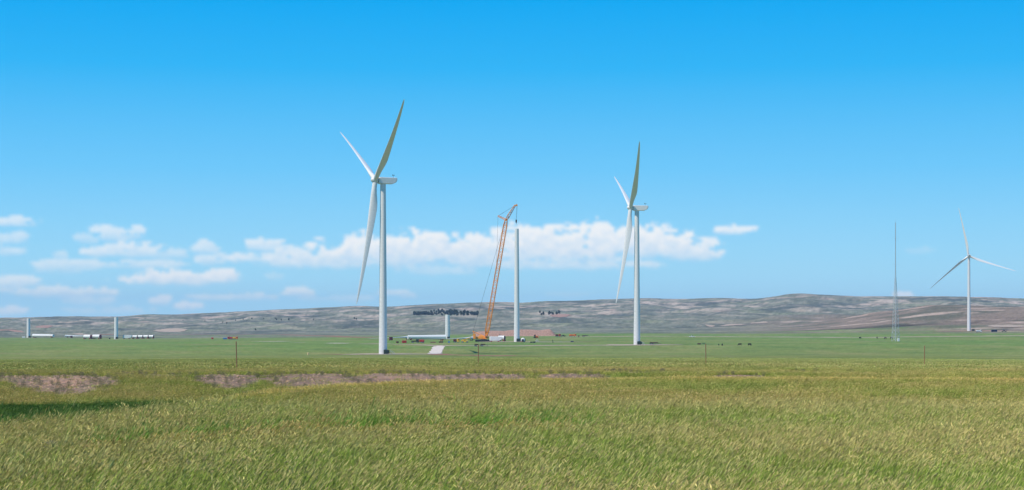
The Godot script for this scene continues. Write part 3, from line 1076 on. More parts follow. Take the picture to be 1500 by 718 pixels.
func telehandler(at: Vector3, turn_: float, label: String):
	var t := thing("telehandler", label, "telehandler", at, turn_)
	var mb := MB.new()
	mb.bevel_box(Vector3(0, 1.15, 0), Vector3(5.2, 0.9, 2.2), 0.15)
	mb.bevel_box(Vector3(-1.8, 1.75, 0.5), Vector3(1.6, 0.6, 1.1), 0.12)
	put(mb, "body", mats["machine_yellow"], t)
	var cb := MB.new()
	cb.bevel_box(Vector3(-0.2, 2.1, -0.65), Vector3(1.5, 1.5, 0.9), 0.15)
	put(cb, "cab", mats["dark_glass"], t)
	var bb := MB.new()
	bb.box(Vector3(1.2, 2.9, 0.35), Vector3(7.0, 0.55, 0.5), Basis(Vector3(0, 0, 1), 0.33))
	var boom := put(bb, "boom", mats["machine_yellow"], t)
	var fb := MB.new()
	fb.box(Vector3(4.6, 3.7, 0.35), Vector3(0.2, 1.1, 1.6))
	for z in [-0.2, 0.9]:
		fb.box(Vector3(5.2, 3.2, z), Vector3(1.3, 0.1, 0.2))
	put(fb, "fork", mats["dark_steel"], boom)
	for x in [-1.75, 1.75]:
		for z in [-1.1, 1.1]:
			wheel(t, Vector3(x, 0.68, z), 0.72, 0.5)

func dozer(at: Vector3, turn_: float, paint: String, label: String):
	var t := thing("bulldozer", label, "bulldozer", at, turn_)
	for z in [-1.1, 1.1]:
		var tb := MB.new()
		tb.prism([Vector2(-1.9, 0.0), Vector2(1.7, -0.1), Vector2(2.1, 0.45), Vector2(1.8, 0.95), Vector2(-1.9, 1.05), Vector2(-2.3, 0.5)], 0.32, Vector3(0, 0, z), Basis.IDENTITY)
		put(tb, "crawler_track", mats["track_black"], t)
	var mb := MB.new()
	mb.bevel_box(Vector3(0.7, 1.5, 0), Vector3(2.4, 1.3, 1.5), 0.15)
	put(mb, "engine_hood", mats[paint], t)
	var cb := MB.new()
	cb.bevel_box(Vector3(-1.0, 2.2, 0), Vector3(1.5, 2.0, 1.6), 0.15)
	var cab := put(cb, "cab", mats["dark_glass"], t)
	var rb := MB.new()
	rb.box(Vector3(-1.0, 3.25, 0), Vector3(1.8, 0.14, 1.8))
	put(rb, "roof", mats[paint], cab)
	var bb := MB.new()
	bb.prism([Vector2(2.6, 0.0), Vector2(2.9, 0.0), Vector2(2.75, 0.6), Vector2(2.95, 1.3), Vector2(2.65, 1.3), Vector2(2.5, 0.6)], 2.0, Vector3.ZERO, Basis.IDENTITY)
	put(bb, "blade", mats[paint], t)
	var ab := MB.new()
	for z in [-1.5, 1.5]:
		ab.box(Vector3(1.2, 0.45, z), Vector3(3.0, 0.2, 0.2))
	put(ab, "push_arm", mats[paint], t)

func trailer(at: Vector3, turn_: float, label: String, length := 7.0):
	var t := thing("flat_trailer", label, "trailer", at, turn_)
	var mb := MB.new()
	mb.box(Vector3(0, 0.95, 0), Vector3(length, 0.25, 2.5))
	put(mb, "deck", mats["track_black"], t)
	var fb := MB.new()
	fb.tube(Vector3(length * 0.5, 0.85, 0), Vector3(length * 0.5 + 1.6, 0.7, 0), 0.1, 0.08, 6)
	fb.tube(Vector3(length * 0.5 + 1.2, 0.75, 0), Vector3(length * 0.5 + 1.2, -0.1, 0), 0.06, 0.06, 6)
	put(fb, "drawbar", mats["dark_steel"], t)
	var lb := MB.new()
	for k in 4:
		lb.box(Vector3(-length * 0.3 + k * length * 0.2, 1.35, 0.1 * k - 0.1), Vector3(length * 0.17, 0.55, 2.0))
	put(lb, "cargo", mats["brown_timber"], t)
	for x in [-length * 0.28, -length * 0.1]:
		for z in [-1.1, 1.1]:
			wheel(t, Vector3(x, 0.42, z), 0.46, 0.3)

# ---------------------------------------------------------------- cattle (one skin each, surface nets)
func skin(bones: Array, cell: float, lo: Vector3, hi: Vector3, k: float) -> ArrayMesh:
	var n := Vector3i(((hi - lo) / cell).ceil())
	var nx := n.x + 1
	var ny := n.y + 1
	var f := PackedFloat32Array()
	f.resize(nx * ny * (n.z + 1))
	for z in n.z + 1:
		for y in ny:
			for x in nx:
				var p := lo + Vector3(x, y, z) * cell
				var d := 10.0
				for b in bones:
					var a: Vector3 = b[0]
					var ab: Vector3 = b[1] - a
					var t := clampf((p - a).dot(ab) / ab.length_squared(), 0.0, 1.0)
					var q: Vector3 = p - (a + ab * t)
					q.z *= b[4]
					var e := q.length() - lerpf(b[2], b[3], t)
					var m := clampf(0.5 + 0.5 * (d - e) / k, 0.0, 1.0)
					d = lerpf(d, e, m) - k * m * (1.0 - m)
				f[(z * ny + y) * nx + x] = d
	var vid := {}
	var pos := []
	for z in n.z:
		for y in n.y:
			for x in n.x:
				var s := Vector3.ZERO
				var c := 0
				for e in [[0, 1], [2, 3], [4, 5], [6, 7], [0, 2], [1, 3], [4, 6], [5, 7], [0, 4], [1, 5], [2, 6], [3, 7]]:
					var p0 := Vector3i(e[0] & 1, (e[0] >> 1) & 1, e[0] >> 2)
					var p1 := Vector3i(e[1] & 1, (e[1] >> 1) & 1, e[1] >> 2)
					var v0 := f[((z + p0.z) * ny + y + p0.y) * nx + x + p0.x]
					var v1 := f[((z + p1.z) * ny + y + p1.y) * nx + x + p1.x]
					if (v0 < 0.0) != (v1 < 0.0):
						s += Vector3(p0).lerp(Vector3(p1), v0 / (v0 - v1))
						c += 1
				if c > 0:
					vid[(z * n.y + y) * n.x + x] = pos.size()
					pos.append(lo + (Vector3(x, y, z) + s / c) * cell)
	var st := SurfaceTool.new()
	st.begin(Mesh.PRIMITIVE_TRIANGLES)
	st.set_smooth_group(0)
	var id := func(x: int, y: int, z: int) -> int: return vid.get((z * n.y + y) * n.x + x, -1)
	for z in range(1, n.z):
		for y in range(1, n.y):
			for x in range(1, n.x):
				var v := f[(z * ny + y) * nx + x]
				for ax in 3:
					var v1 := f[(z * ny + y) * nx + x + 1] if ax == 0 else (f[(z * ny + y + 1) * nx + x] if ax == 1 else f[((z + 1) * ny + y) * nx + x])
					if (v < 0.0) == (v1 < 0.0):
						continue
					var q := []
					if ax == 0:
						q = [id.call(x, y - 1, z - 1), id.call(x, y, z - 1), id.call(x, y, z), id.call(x, y - 1, z)]
					elif ax == 1:
						q = [id.call(x - 1, y, z - 1), id.call(x - 1, y, z), id.call(x, y, z), id.call(x, y, z - 1)]
					else:
						q = [id.call(x - 1, y - 1, z), id.call(x, y - 1, z), id.call(x, y, z), id.call(x - 1, y, z)]
					if v >= 0.0:
						q.reverse()
					for i in [0, 2, 1, 0, 3, 2]:
						st.add_vertex(pos[q[i]])
	st.generate_normals()
	st.set_material(mats["cow_black"])
	return st.commit()

func cow_mesh(grazing: bool) -> ArrayMesh:
	var b := [
		[Vector3(-0.62, 1.02, 0), Vector3(0.1, 0.98, 0), 0.34, 0.39, 1.15], [Vector3(0.1, 0.98, 0), Vector3(0.62, 0.98, 0), 0.39, 0.36, 1.2],
		[Vector3(-0.8, 1.12, 0), Vector3(-0.6, 1.1, 0), 0.22, 0.28, 1.0], [Vector3(0.6, 1.1, 0), Vector3(0.75, 1.05, 0), 0.28, 0.26, 1.1],
		[Vector3(-0.98, 1.22, 0), Vector3(-1.06, 0.55, 0), 0.04, 0.035, 1.0]]
	for s in [-1.0, 1.0]:
		b.append([Vector3(-0.68, 0.95, 0.17 * s), Vector3(-0.60, 0.62, 0.19 * s), 0.22, 0.12, 1.0])
		b.append([Vector3(-0.60, 0.62, 0.19 * s), Vector3(-0.76, 0.45, 0.19 * s), 0.11, 0.075, 1.0])
		b.append([Vector3(-0.76, 0.45, 0.19 * s), Vector3(-0.72, 0.02, 0.19 * s), 0.07, 0.065, 1.0])
		b.append([Vector3(0.56, 0.85, 0.17 * s), Vector3(0.55, 0.42, 0.18 * s), 0.16, 0.08, 1.0])
		b.append([Vector3(0.55, 0.42, 0.18 * s), Vector3(0.57, 0.02, 0.18 * s), 0.07, 0.065, 1.0])
	if grazing:
		b.append([Vector3(0.75, 1.08, 0), Vector3(1.15, 0.55, 0), 0.22, 0.14, 1.2])
		b.append([Vector3(1.15, 0.52, 0), Vector3(1.28, 0.14, 0), 0.15, 0.085, 1.0])
		for s in [-1.0, 1.0]:
			b.append([Vector3(1.1, 0.58, 0.1 * s), Vector3(1.06, 0.62, 0.26 * s), 0.05, 0.03, 1.0])
	else:
		b.append([Vector3(0.75, 1.1, 0), Vector3(1.1, 1.38, 0), 0.24, 0.16, 1.2])
		b.append([Vector3(1.1, 1.42, 0), Vector3(1.48, 1.2, 0), 0.15, 0.085, 1.0])
		for s in [-1.0, 1.0]:
			b.append([Vector3(1.08, 1.48, 0.1 * s), Vector3(1.02, 1.5, 0.27 * s), 0.05, 0.03, 1.0])
	return skin(b, 0.07, Vector3(-1.3, -0.14, -0.7), Vector3(1.7, 1.75, 0.7), 0.08)

# ---------------------------------------------------------------- vegetation
func juniper(rg: RandomNumberGenerator, tall: float) -> Array:
	# [trunk mesh, crown mesh]
	var tb := MB.new()
	tb.tube(Vector3(0, -0.4, 0), Vector3(0.1, tall * 0.75, 0), 0.22, 0.06, 6)
	for k in 5:
		var a := rg.randf() * TAU
		var y := tall * rg.randf_range(0.15, 0.6)
		tb.tube(Vector3(0.05, y, 0), Vector3(cos(a) * tall * 0.22, y + tall * 0.12, sin(a) * tall * 0.22), 0.08, 0.03, 4, false)
	tb.st.generate_normals()
	tb.st.set_material(mats["bark"])
	var cb := MB.new()
	cb.smooth(false)
	for k in 260:
		var y := pow(rg.randf(), 0.8)
		var a := rg.randf() * TAU
		var lump := 0.75 + 0.35 * sin(a * 3.0 + tall) * cos(y * 7.0)
		var w := tall * 0.36 * lump * pow(sin(PI * clampf(0.10 + 0.86 * y, 0.0, 1.0)), 0.65) * (1.0 - 0.45 * y)
		var rr := w * sqrt(rg.randf_range(0.25, 1.0))
		var c := Vector3(cos(a) * rr, tall * (0.07 + 0.93 * y), sin(a) * rr)
		var s := tall * rg.randf_range(0.04, 0.085)
		var bas := Basis.from_euler(Vector3(rg.randf_range(-0.9, 0.9), rg.randf() * TAU, rg.randf_range(-0.9, 0.9)))
		var g := rg.randf_range(0.75, 1.25)
		cb.tint(Color(0.030 * g, 0.052 * g, 0.026 * g))
		var p0 := c + bas * Vector3(0, s * 0.8, 0)
		for j in 3:
			cb.tri(p0, c + bas * Vector3(cos(TAU * j / 3) * s, -s * 0.35, sin(TAU * j / 3) * s), c + bas * Vector3(cos(TAU * (j + 1) / 3) * s, -s * 0.35, sin(TAU * (j + 1) / 3) * s), c)
	cb.st.generate_normals()
	cb.st.set_material(mats["juniper_green"])
	return [tb.st.commit(), cb.st.commit()]

func tree(meshes: Array, at: Vector3, turn_: float, size: float, label: String, group: String):
	var t := thing("juniper_tree", label, "tree", at, turn_, group)
	t.scale = Vector3(size * 1.6, size, size * 1.6)
	for k in 2:
		var o := MeshInstance3D.new()
		o.name = ["trunk", "crown"][k]
		o.mesh = meshes[k]
		t.add_child(o, true)

func tuft(rg: RandomNumberGenerator, blades: int, spread: float, tall: float, wide: float, heads: float, segs: int, cured := 0.2) -> ArrayMesh:
	# grass bent by the wind towards +x; leaves, cured stems and seed heads each of one colour
	var st := SurfaceTool.new()
	st.begin(Mesh.PRIMITIVE_TRIANGLES)
	for k in blades:
		var a := rg.randf() * TAU
		var rr := spread * sqrt(rg.randf())
		var o := Vector3(cos(a) * rr, -0.03, sin(a) * rr)
		var is_head := rg.randf() < heads
		var h := tall * (rg.randf_range(0.8, 1.15) if is_head else rg.randf_range(0.5, 1.05))
		var bend := h * rg.randf_range(0.2, 0.6)
		var side := rg.randf_range(-0.06, 0.06)
		var face := rg.randf() * PI
		var wv := Vector3(cos(face), 0, sin(face)) * wide * (0.5 if is_head else 1.0) * rg.randf_range(0.7, 1.3)
		var v := rg.randf_range(0.75, 1.25)
		var c: Color
		if is_head:
			c = Color(0.45, 0.39, 0.15) if rg.randf() < 0.6 else Color(0.36, 0.40, 0.13)
		elif rg.randf() < cured:
			c = Color(0.47, 0.41, 0.16)
		else:
			c = Color(0.175, 0.255, 0.050) if rg.randf() < 0.5 else Color(0.285, 0.325, 0.080)
		st.set_color(Color(c.r * v, c.g * v, c.b * v))
		var pts := []
		for s in segs + 1:
			var u := float(s) / segs
			pts.append(o + Vector3(bend * u * u, h * u * (1.0 - 0.10 * u), side * u * u))
		for s in segs:
			var w0 := wv * (1.0 - 0.85 * pow(float(s) / segs, 1.5)) * 0.5
			var w1 := wv * (1.0 - 0.85 * pow(float(s + 1) / segs, 1.5)) * 0.5
			var p: Vector3 = pts[s]
			var q: Vector3 = pts[s + 1]
			for vv in [p - w0, q - w1, q + w1, p - w0, q + w1, p + w0]:
				st.add_vertex(vv)
		if is_head:
			var e: Vector3 = pts[segs]
			var dirv: Vector3 = (pts[segs] - pts[segs - 1]).normalized()
			var l := tall * rg.randf_range(0.16, 0.28)
			var tipv := e + dirv * l + Vector3(l * 0.2, -l * 0.1, 0)
			var mid := e + dirv * l * 0.4
			var hv := rg.randf_range(0.8, 1.2)
			var hc := Color(0.60, 0.52, 0.24) if rg.randf() < 0.75 else Color(0.54, 0.42, 0.25)
			st.set_color(Color(hc.r * hv, hc.g * hv, hc.b * hv))
			for f in 2:
				var x := Vector3(cos(face + f * 1.57), 0.2, sin(face + f * 1.57)) * wide * 0.55
				for vv in [e, mid - x, mid + x, mid - x, tipv, mid + x]:
					st.add_vertex(vv)
	st.generate_normals()
	st.set_material(mats["grass"])
	return st.commit()

func scatter(called: String, label: String, meshes: Array, lists: Array):
	# lists[k]: flat floats, 16 for each copy
	for k in meshes.size():
		var mm := MultiMesh.new()
		mm.transform_format = MultiMesh.TRANSFORM_3D
		mm.use_colors = true
		mm.mesh = meshes[k]
		mm.instance_count = lists[k].size() / 16
		mm.buffer = lists[k]
		var o := MultiMeshInstance3D.new()
		o.multimesh = mm
		o.name = numbered(called)
		o.set_meta("kind", "stuff")
		o.set_meta("label", label)
		o.set_meta("category", "grass")
		add_child(o)

func add_copy(l: PackedFloat32Array, p: Vector3, turn_: float, sx: float, sy: float, c: Color):
	var ct := cos(turn_) * sx
	var sn := sin(turn_) * sx
	l.append_array([ct, 0, sn, p.x, 0, sy, 0, p.y, -sn, 0, ct, p.z, c.r, c.g, c.b, 1.0])

func grass():
	var rg := RandomNumberGenerator.new()
	rg.seed = 11
	var near := []
	var near_l := []
	for k in 4:
		near.append(tuft(rg, 11, 0.085, 0.31, 0.0135, [0.35, 0.2, 0.1, 0.5][k], 3, [0.3, 0.15, 0.08, 0.5][k]))
		near_l.append(PackedFloat32Array())
	var far := []
	var far_l := []
	for k in 3:
		far.append(tuft(rg, 24, 0.22, 0.20, 0.013, [0.15, 0.08, 0.3][k], 2, [0.25, 0.12, 0.45][k]))
		far_l.append(PackedFloat32Array())
	var wide := []
	var wide_l := []
	for k in 2:
		wide.append(tuft(rg, 30, 0.6, 0.22, 0.04, [0.1, 0.2][k], 2, [0.2, 0.45][k]))
		wide_l.append(PackedFloat32Array())
	var half := deg_to_rad(21.0)
	for band in [[15.0, 46.0, 125.0, 0], [43.0, 100.0, 48.0, 1], [96.0, 430.0, 4.0, 2]]:
		var r0: float = band[0]
		var r1: float = band[1]
		var count := int(half * (r1 * r1 - r0 * r0) * band[2])
		for i in count:
			var r := sqrt(rg.randf_range(r0 * r0, r1 * r1))
			var a := rg.randf_range(-half, half)
			var x := sin(a) * r
			var z := -cos(a) * r
			var px := bearing_px(x, z)
			var pick := rg.randf()
			var d := dry(x, z) + rg.randf_range(-0.4, 0.4)
			var size := rg.randf_range(0.75, 1.2)
			var tint := Color(0.86, 0.97, 0.74).lerp(Color(1.0, 0.99, 0.84), ss(0.1, 0.8, d))
			var b := bank(px, r, x, z)
			if b.x > 0.1 and pick < 0.4 + 0.58 * b.x:
				continue
			if r < 60.0:
				var there := ss(60, 180, px) * (1.0 - ss(780, 900, px))
				var tr := r - trail_r(px)
				var rag := n_fine.get_noise_2d(x * 2.0, z * 2.0) * 0.9 + 0.5 * n_mid.get_noise_2d(x * 4.0, z * 4.0)
				if there > 0.4 + 0.5 * rag and tr > -1.0 and tr < 0.1 + 0.4 * rag:
					size *= 1.05
					tint = Color(1.06, 0.94, 0.76)
					d = 0.95
				elif there > 0.4 + 0.6 * rag and tr > 0.0 and tr < 2.2 + 1.1 * rag and pick < 0.9:
					size *= 1.12
					tint = Color(0.46, 0.78, 0.42)
					d = 0.05
				var dc := table(CREST, px)
				if px < 270.0 and r > dc + 1.0 and r < 60.0:
					tint = Color(0.36, 0.60, 0.40).lerp(Color(0.22, 0.46, 0.28), ss(-0.2, 0.3, n_mid.get_noise_2d(x * 3.0, z * 3.0)))
					d = 0.0
			var v := rg.randf_range(0.75, 1.35)
			tint = Color(tint.r * v, tint.g * v, tint.b * v)
			if band[3] == 1:
				tint = Color(tint.r * 1.0, tint.g * 0.93, tint.b * 0.92)
				if absf(r - table(CREST, px)) < 1.3 and px > 250.0:
					d = 0.9
					tint = Color(tint.r * 1.25, tint.g * 1.2, tint.b * 1.1)
			var low := 0.8 if band[3] == 1 else 1.0
			if band[3] == 2:
				if rg.randf() < ss(170.0, 430.0, r + 60.0 * n_mid.get_noise_2d(x, z)):
					continue
				v *= 1.0 + 0.25 * ss(140, 330, r)
				tint = Color(0.70 * v, 0.86 * v, 0.66 * v).lerp(tint, 1.0 - 0.85 * ss(96, 190, r))
				low = 0.8
			var p := Vector3(x, ground_at(x, z), z)
			var turn_ := rg.randf_range(-0.9, 0.7) + (2.4 if rg.randf() < 0.06 else 0.0)
			if band[3] == 0:
				var k := 0
				if d < 0.38:
					k = 2 if pick < 0.65 else 1
				elif d < 0.72:
					k = 1 if pick < 0.5 else (0 if pick < 0.85 else 2)
				else:
					k = 3 if pick < 0.45 else (0 if pick < 0.8 else 1)
				var clump := 1.0 + 0.45 * n_fine.get_noise_2d(x * 3.0 + 40.0, z * 3.0)
				if rg.randf() < 0.012:
					k = 3
					clump *= 1.55
				add_copy(near_l[k], p, turn_, size, size * clump * rg.randf_range(0.75, 1.25), tint)
			elif band[3] == 1:
				var k2 := 1 if d < 0.4 else (0 if d < 0.7 else 2)
				add_copy(far_l[k2], p, turn_, size, size * low * rg.randf_range(0.7, 1.3), tint)
			else:
				add_copy(wide_l[i % 2], p, turn_, size, size * low * rg.randf_range(0.6, 1.3), tint)
	scatter("near_grass", "tall seeding grass leaning in the wind across the foreground", near, near_l)
	scatter("short_grass", "shorter grass on the slopes of the shallow draw", far, far_l)
	scatter("plain_grass", "grass tussocks on the plain beyond the draw", wide, wide_l)

func shrub_mesh(rg: RandomNumberGenerator) -> Array:
	var sb := MB.new()
	for k in 9:
		var a := rg.randf() * TAU
		sb.tube(Vector3(0, -0.05, 0), Vector3(cos(a) * 0.2, rg.randf_range(0.22, 0.42), sin(a) * 0.2), 0.012, 0.005, 5, false)
	sb.st.generate_normals()
	sb.st.set_material(mats["bark"])
	var cb := MB.new()
	cb.smooth(false)
	for k in 700:
		var a := rg.randf() * TAU
		var y := rg.randf()
		var rr := 0.30 * sqrt(rg.randf()) * (0.6 + 0.5 * sin(y * PI)) * (0.8 + 0.3 * sin(a * 4.0))
		var c := Vector3(cos(a) * rr, 0.10 + 0.36 * y, sin(a) * rr)
		var bas := Basis.from_euler(Vector3(rg.randf() * TAU, rg.randf() * TAU, 0))
		var s := rg.randf_range(0.012, 0.024)
		var g := rg.randf_range(0.8, 1.2)
		cb.tint(Color(0.185 * g, 0.185 * g, 0.135 * g))
		cb.tri(c + bas * Vector3(0, s * 1.6, 0), c + bas * Vector3(-s * 0.5, 0, 0), c + bas * Vector3(s * 0.5, 0, 0), c - Vector3(0, 1, 0))
	cb.st.generate_normals()
	cb.st.set_material(mats["sage_leaf"])
	return [sb.st.commit(), cb.st.commit()]

func stones_and_brush():
	var rg := RandomNumberGenerator.new()
	rg.seed = 21
	var meshes := []
	var lists := []
	for k in 2:
		var mb := MB.new()
		var pts := []
		mb.smooth(false)
		for i in 4:
			var ring := []
			for j in 6:
				var rr: float = [0.35, 1.0, 0.8, 0.3][i] * rg.randf_range(0.75, 1.2)
				ring.append(Vector3(cos(TAU * j / 6) * rr, [-0.3, 0.0, 0.4, 0.62][i], sin(TAU * j / 6) * rr))
			pts.append(ring)
		mb.loft(pts, [Vector3(0, -0.3, 0), Vector3.ZERO, Vector3(0, 0.4, 0), Vector3(0, 0.62, 0)], false)
		mb.st.generate_normals()
		mb.st.set_material(mats["stone"])
		meshes.append(mb.st.commit())
		lists.append(PackedFloat32Array())
	var sh := shrub_mesh(rg)
	meshes.append(sh[1])
	lists.append(PackedFloat32Array())
	for i in 26000:
		var r := rg.randf_range(66.0, 94.0)
		var px := rg.randf_range(-250.0, 1600.0)
		var a := atan((px - CX) / FOC)
		var x := sin(a) * r
		var z := -cos(a) * r
		var b := bank(px, r, x, z)
		if rg.randf() > b.x:
			continue
		var p := Vector3(x, ground_at(x, z), z)
		if rg.randf() < 0.3 + 0.5 * b.y:
			var s := rg.randf_range(0.02, 0.07) * (1.6 if rg.randf() < 0.08 else 1.0)
			var g := rg.randf_range(0.7, 1.1)
			add_copy(lists[i % 2], p, rg.randf() * TAU, s, s * 0.7, Color(g, g * rg.randf_range(0.72, 0.88), g * rg.randf_range(0.55, 0.75)))
		elif rg.randf() < 0.12:
			add_copy(lists[2], p, rg.randf() * TAU, rg.randf_range(0.25, 0.6), rg.randf_range(0.25, 0.55), Color(1.0, 0.9, 0.78))
	scatter("bank_stones", "pale stones and small brush on the eroded bank", meshes, lists)
	# single sagebrush clumps in the foreground grass
	for q in [[78, 676, "larger grey green sagebrush clump in the grass at lower left", 0.8], [122, 672, "small grey green sagebrush clump right of the larger one", 0.65], [275, 672, "lone grey sagebrush clump in seeding grass", 0.6]]:
		var t := thing("sagebrush", q[2], "shrub", hit(q[0], q[1], 16.0), rg.randf() * TAU, "sagebrush in the foreground")
		t.scale = Vector3.ONE * q[3]
		for k in 2:
			var o := MeshInstance3D.new()
			o.name = ["stem", "foliage"][k]
			o.mesh = sh[k]
			t.add_child(o, true)

# ---------------------------------------------------------------- tracks, pads, spoil
func strip(called: String, pts: Array, width: float, m: String, label: String, lift := 0.06):
	# pts: world points; a sheet laid along the terrain
	var mb := MB.new()
	mb.smooth(true)
	var line := []
	for k in pts.size() - 1:
		var a: Vector3 = pts[k]
		var b: Vector3 = pts[k + 1]
		var n := maxi(2, int(Vector2(a.x - b.x, a.z - b.z).length() / 6.0))
		for i in n:
			line.append(a.lerp(b, float(i) / n))
	line.append(pts[-1])
	var prev := []
	for k in line.size():
		var p: Vector3 = line[k]
		var q: Vector3 = line[mini(k + 1, line.size() - 1)] - line[maxi(k - 1, 0)]
		var nrm := Vector3(-q.z, 0, q.x).normalized()
		var taper := minf(1.0, minf(k, line.size() - 1 - k) / 3.0 + 0.25)
		var row := []
		for j in 5:
			var wob := 1.0 + 0.5 * n_mid.get_noise_2d(p.x * 1.5 + (300.0 if j > 2 else 0.0), p.z * 1.5)
			var e := p + nrm * width * 0.5 * (j - 2) / 2.0 * taper * wob
			row.append(Vector3(e.x, ground_at(e.x, e.z) + lift, e.z))
		if k > 0:
			for j in 4:
				mb.quad(prev[j], prev[j + 1], row[j + 1], row[j], p - Vector3(0, 50, 0))
		prev = row
	var o := put(mb, numbered(called), mats[m], self)
	o.set_meta("kind", "structure")
	o.set_meta("label", label)

func patch(called: String, c: Vector3, rx: float, rz: float, m: String, label: String, lift := 0.05):
	var mb := MB.new()
	mb.smooth(true)
	var n := 40
	var rings := []
	for k in 5:
		var ring := []
		for j in n:
			var a := TAU * j / n
			var w := (1.0 + 0.35 * n_fine.get_noise_2d(cos(a) * 30.0 + c.x, sin(a) * 30.0 + c.z)) * (k + 1) / 5.0
			var x := c.x + cos(a) * rx * w
			var z := c.z + sin(a) * rz * w
			ring.append(Vector3(x, ground_at(x, z) + lift, z))
		rings.append(ring)
	var below := c - Vector3(0, 500, 0)
	var mid := Vector3(c.x, ground_at(c.x, c.z) + lift, c.z)
	for j in n:
		var i := (j + 1) % n
		mb.tri(mid, rings[0][j], rings[0][i], below)
		for k in 4:
			mb.quad(rings[k][j], rings[k][i], rings[k + 1][i], rings[k + 1][j], below)
	var o := put(mb, numbered(called), mats[m], self)
	o.set_meta("kind", "structure")
	o.set_meta("label", label)

func spoil_heap(c: Vector3, rx: float, rz: float, tall: float):
	var mb := MB.new()
	mb.smooth(true)
	var nx := 60
	var nz := 16
	var g := []
	for i in nx + 1:
		var colm := []
		for j in nz + 1:
			var u := float(i) / nx * 2.0 - 1.0
			var v := float(j) / nz * 2.0 - 1.0
			var e := (1.0 - ss(0.80, 1.0, absf(u))) * (1.0 - ss(0.45, 1.0, absf(v)))
			var x := c.x + u * rx
			var z := c.z + v * rz
			var k := 0.80 + 0.22 * n_mid.get_noise_2d(x * 1.2, z * 1.2) + 0.22 * ss(-0.9, 0.3, u)
			colm.append(Vector3(x, ground_at(x, z) - 0.4 + e * tall * k + 0.25 * n_fine.get_noise_2d(x * 2, z * 2), z))
		g.append(colm)
	for i in nx:
		for j in nz:
			mb.quad(g[i][j], g[i + 1][j], g[i + 1][j + 1], g[i][j + 1], c - Vector3(0, 500, 0))
	var o := put(mb, "spoil_heap", mats["pink_spoil"], self)
	o.set_meta("label", "long flat topped heap of pinkish dug earth behind crane")
	o.set_meta("category", "earth heap")

func earth_mat(key: String, c: Color, scale: float):
	var m := mat(key, c, 0.95)
	m.metallic_specular = 0.15
	m.uv1_triplanar = true
	m.uv1_world_triplanar = true
	m.uv1_scale = Vector3.ONE * scale
	m.albedo_texture = noise_tex(256, 0.04, 4, key.length() + 40, 0.72, 1.0)

func fence_post(at: Vector3, tall: float, lean: float, label: String):
	var t := thing("fence_post", label, "fence post", at, 0.4, "rusty steel posts in a line")
	t.rotation.z = lean
	var mb := MB.new()
	mb.box(Vector3(0, tall * 0.5 - 0.15, 0.024), Vector3(0.058, tall + 0.3, 0.012))
	mb.box(Vector3(0, tall * 0.5 - 0.15, 0.0), Vector3(0.012, tall + 0.3, 0.036))
	put(mb, "stake", mats["rust"], t)
	var sb := MB.new()
	var y := 0.25
	while y < tall - 0.04:
		sb.box(Vector3(0, y, 0.034), Vector3(0.018, 0.022, 0.008))
		y += 0.055
	put(sb, "studs", mats["rust"], t)

func build_mats():
	var w := mat("turbine_white", lin(0.77, 0.78, 0.79), 0.45)
	w.uv1_triplanar = true
	w.uv1_scale = Vector3.ONE * 0.13
	w.albedo_texture = noise_tex(256, 0.02, 4, 9, 0.93, 1.0)
	mat("door_grey", lin(0.42, 0.44, 0.46), 0.5)
	mat("concrete", lin(0.40, 0.38, 0.35), 0.9)
	mat("dark_steel", lin(0.045, 0.047, 0.05), 0.55, 0.3)
	mat("dark_green", lin(0.012, 0.035, 0.026), 0.5)
	mat("galvanised", lin(0.52, 0.57, 0.62), 0.5, 0.3)
	mat("pale_paint", lin(0.68, 0.71, 0.74), 0.5)
	mat("track_black", lin(0.018, 0.018, 0.022), 0.75)
	mat("crane_orange", lin(0.87, 0.31, 0.028), 0.45)
	mat("dark_glass", lin(0.018, 0.022, 0.028), 0.12)
	mat("cable", lin(0.06, 0.065, 0.07), 0.6, 0.3)
	mat("cradle_red", lin(0.22, 0.045, 0.035), 0.7)
	mat("cover_red", lin(0.26, 0.03, 0.035), 0.7)
	mat("cover_dark", lin(0.03, 0.03, 0.035), 0.8)
	mat("cover_white", lin(0.66, 0.67, 0.70), 0.7)
	mat("rubber", lin(0.02, 0.02, 0.02), 0.9)
	mat("paint_white", lin(0.72, 0.72, 0.72), 0.35)
	mat("paint_red", lin(0.40, 0.030, 0.025), 0.4)
	mat("paint_navy", lin(0.010, 0.014, 0.06), 0.35)
	mat("paint_blue", lin(0.05, 0.16, 0.42), 0.4)
	mat("paint_orange", lin(0.66, 0.16, 0.02), 0.4)
	mat("paint_dark", lin(0.025, 0.027, 0.03), 0.4)
	mat("paint_maroon", lin(0.13, 0.02, 0.022), 0.45)
	mat("machine_yellow", lin(0.74, 0.42, 0.03), 0.45)
	mat("cream", lin(0.70, 0.52, 0.28), 0.7)
	mat("brown_timber", lin(0.085, 0.05, 0.035), 0.85)
	mat("rust", lin(0.48, 0.22, 0.115), 0.85)
	mat("cow_black", lin(0.012, 0.011, 0.011), 0.8)
	mat("bark", lin(0.12, 0.085, 0.06), 0.95)
	for k in ["juniper_green", "grass", "sage_leaf", "stone"]:
		var m := mat(k, Color.WHITE, 0.85)
		m.vertex_color_use_as_albedo = true
		m.metallic_specular = 0.25
	mats["stone"].albedo_color = lin(0.46, 0.38, 0.32)
	earth_mat("gravel", lin(0.56, 0.45, 0.37), 0.05)
	earth_mat("pale_gravel", lin(0.84, 0.74, 0.68), 0.05)
	earth_mat("red_earth", lin(0.36, 0.20, 0.145), 0.05)
	earth_mat("pink_spoil", lin(0.50, 0.315, 0.255), 0.05)
	earth_mat("two_track", lin(0.40, 0.36, 0.20), 0.05)

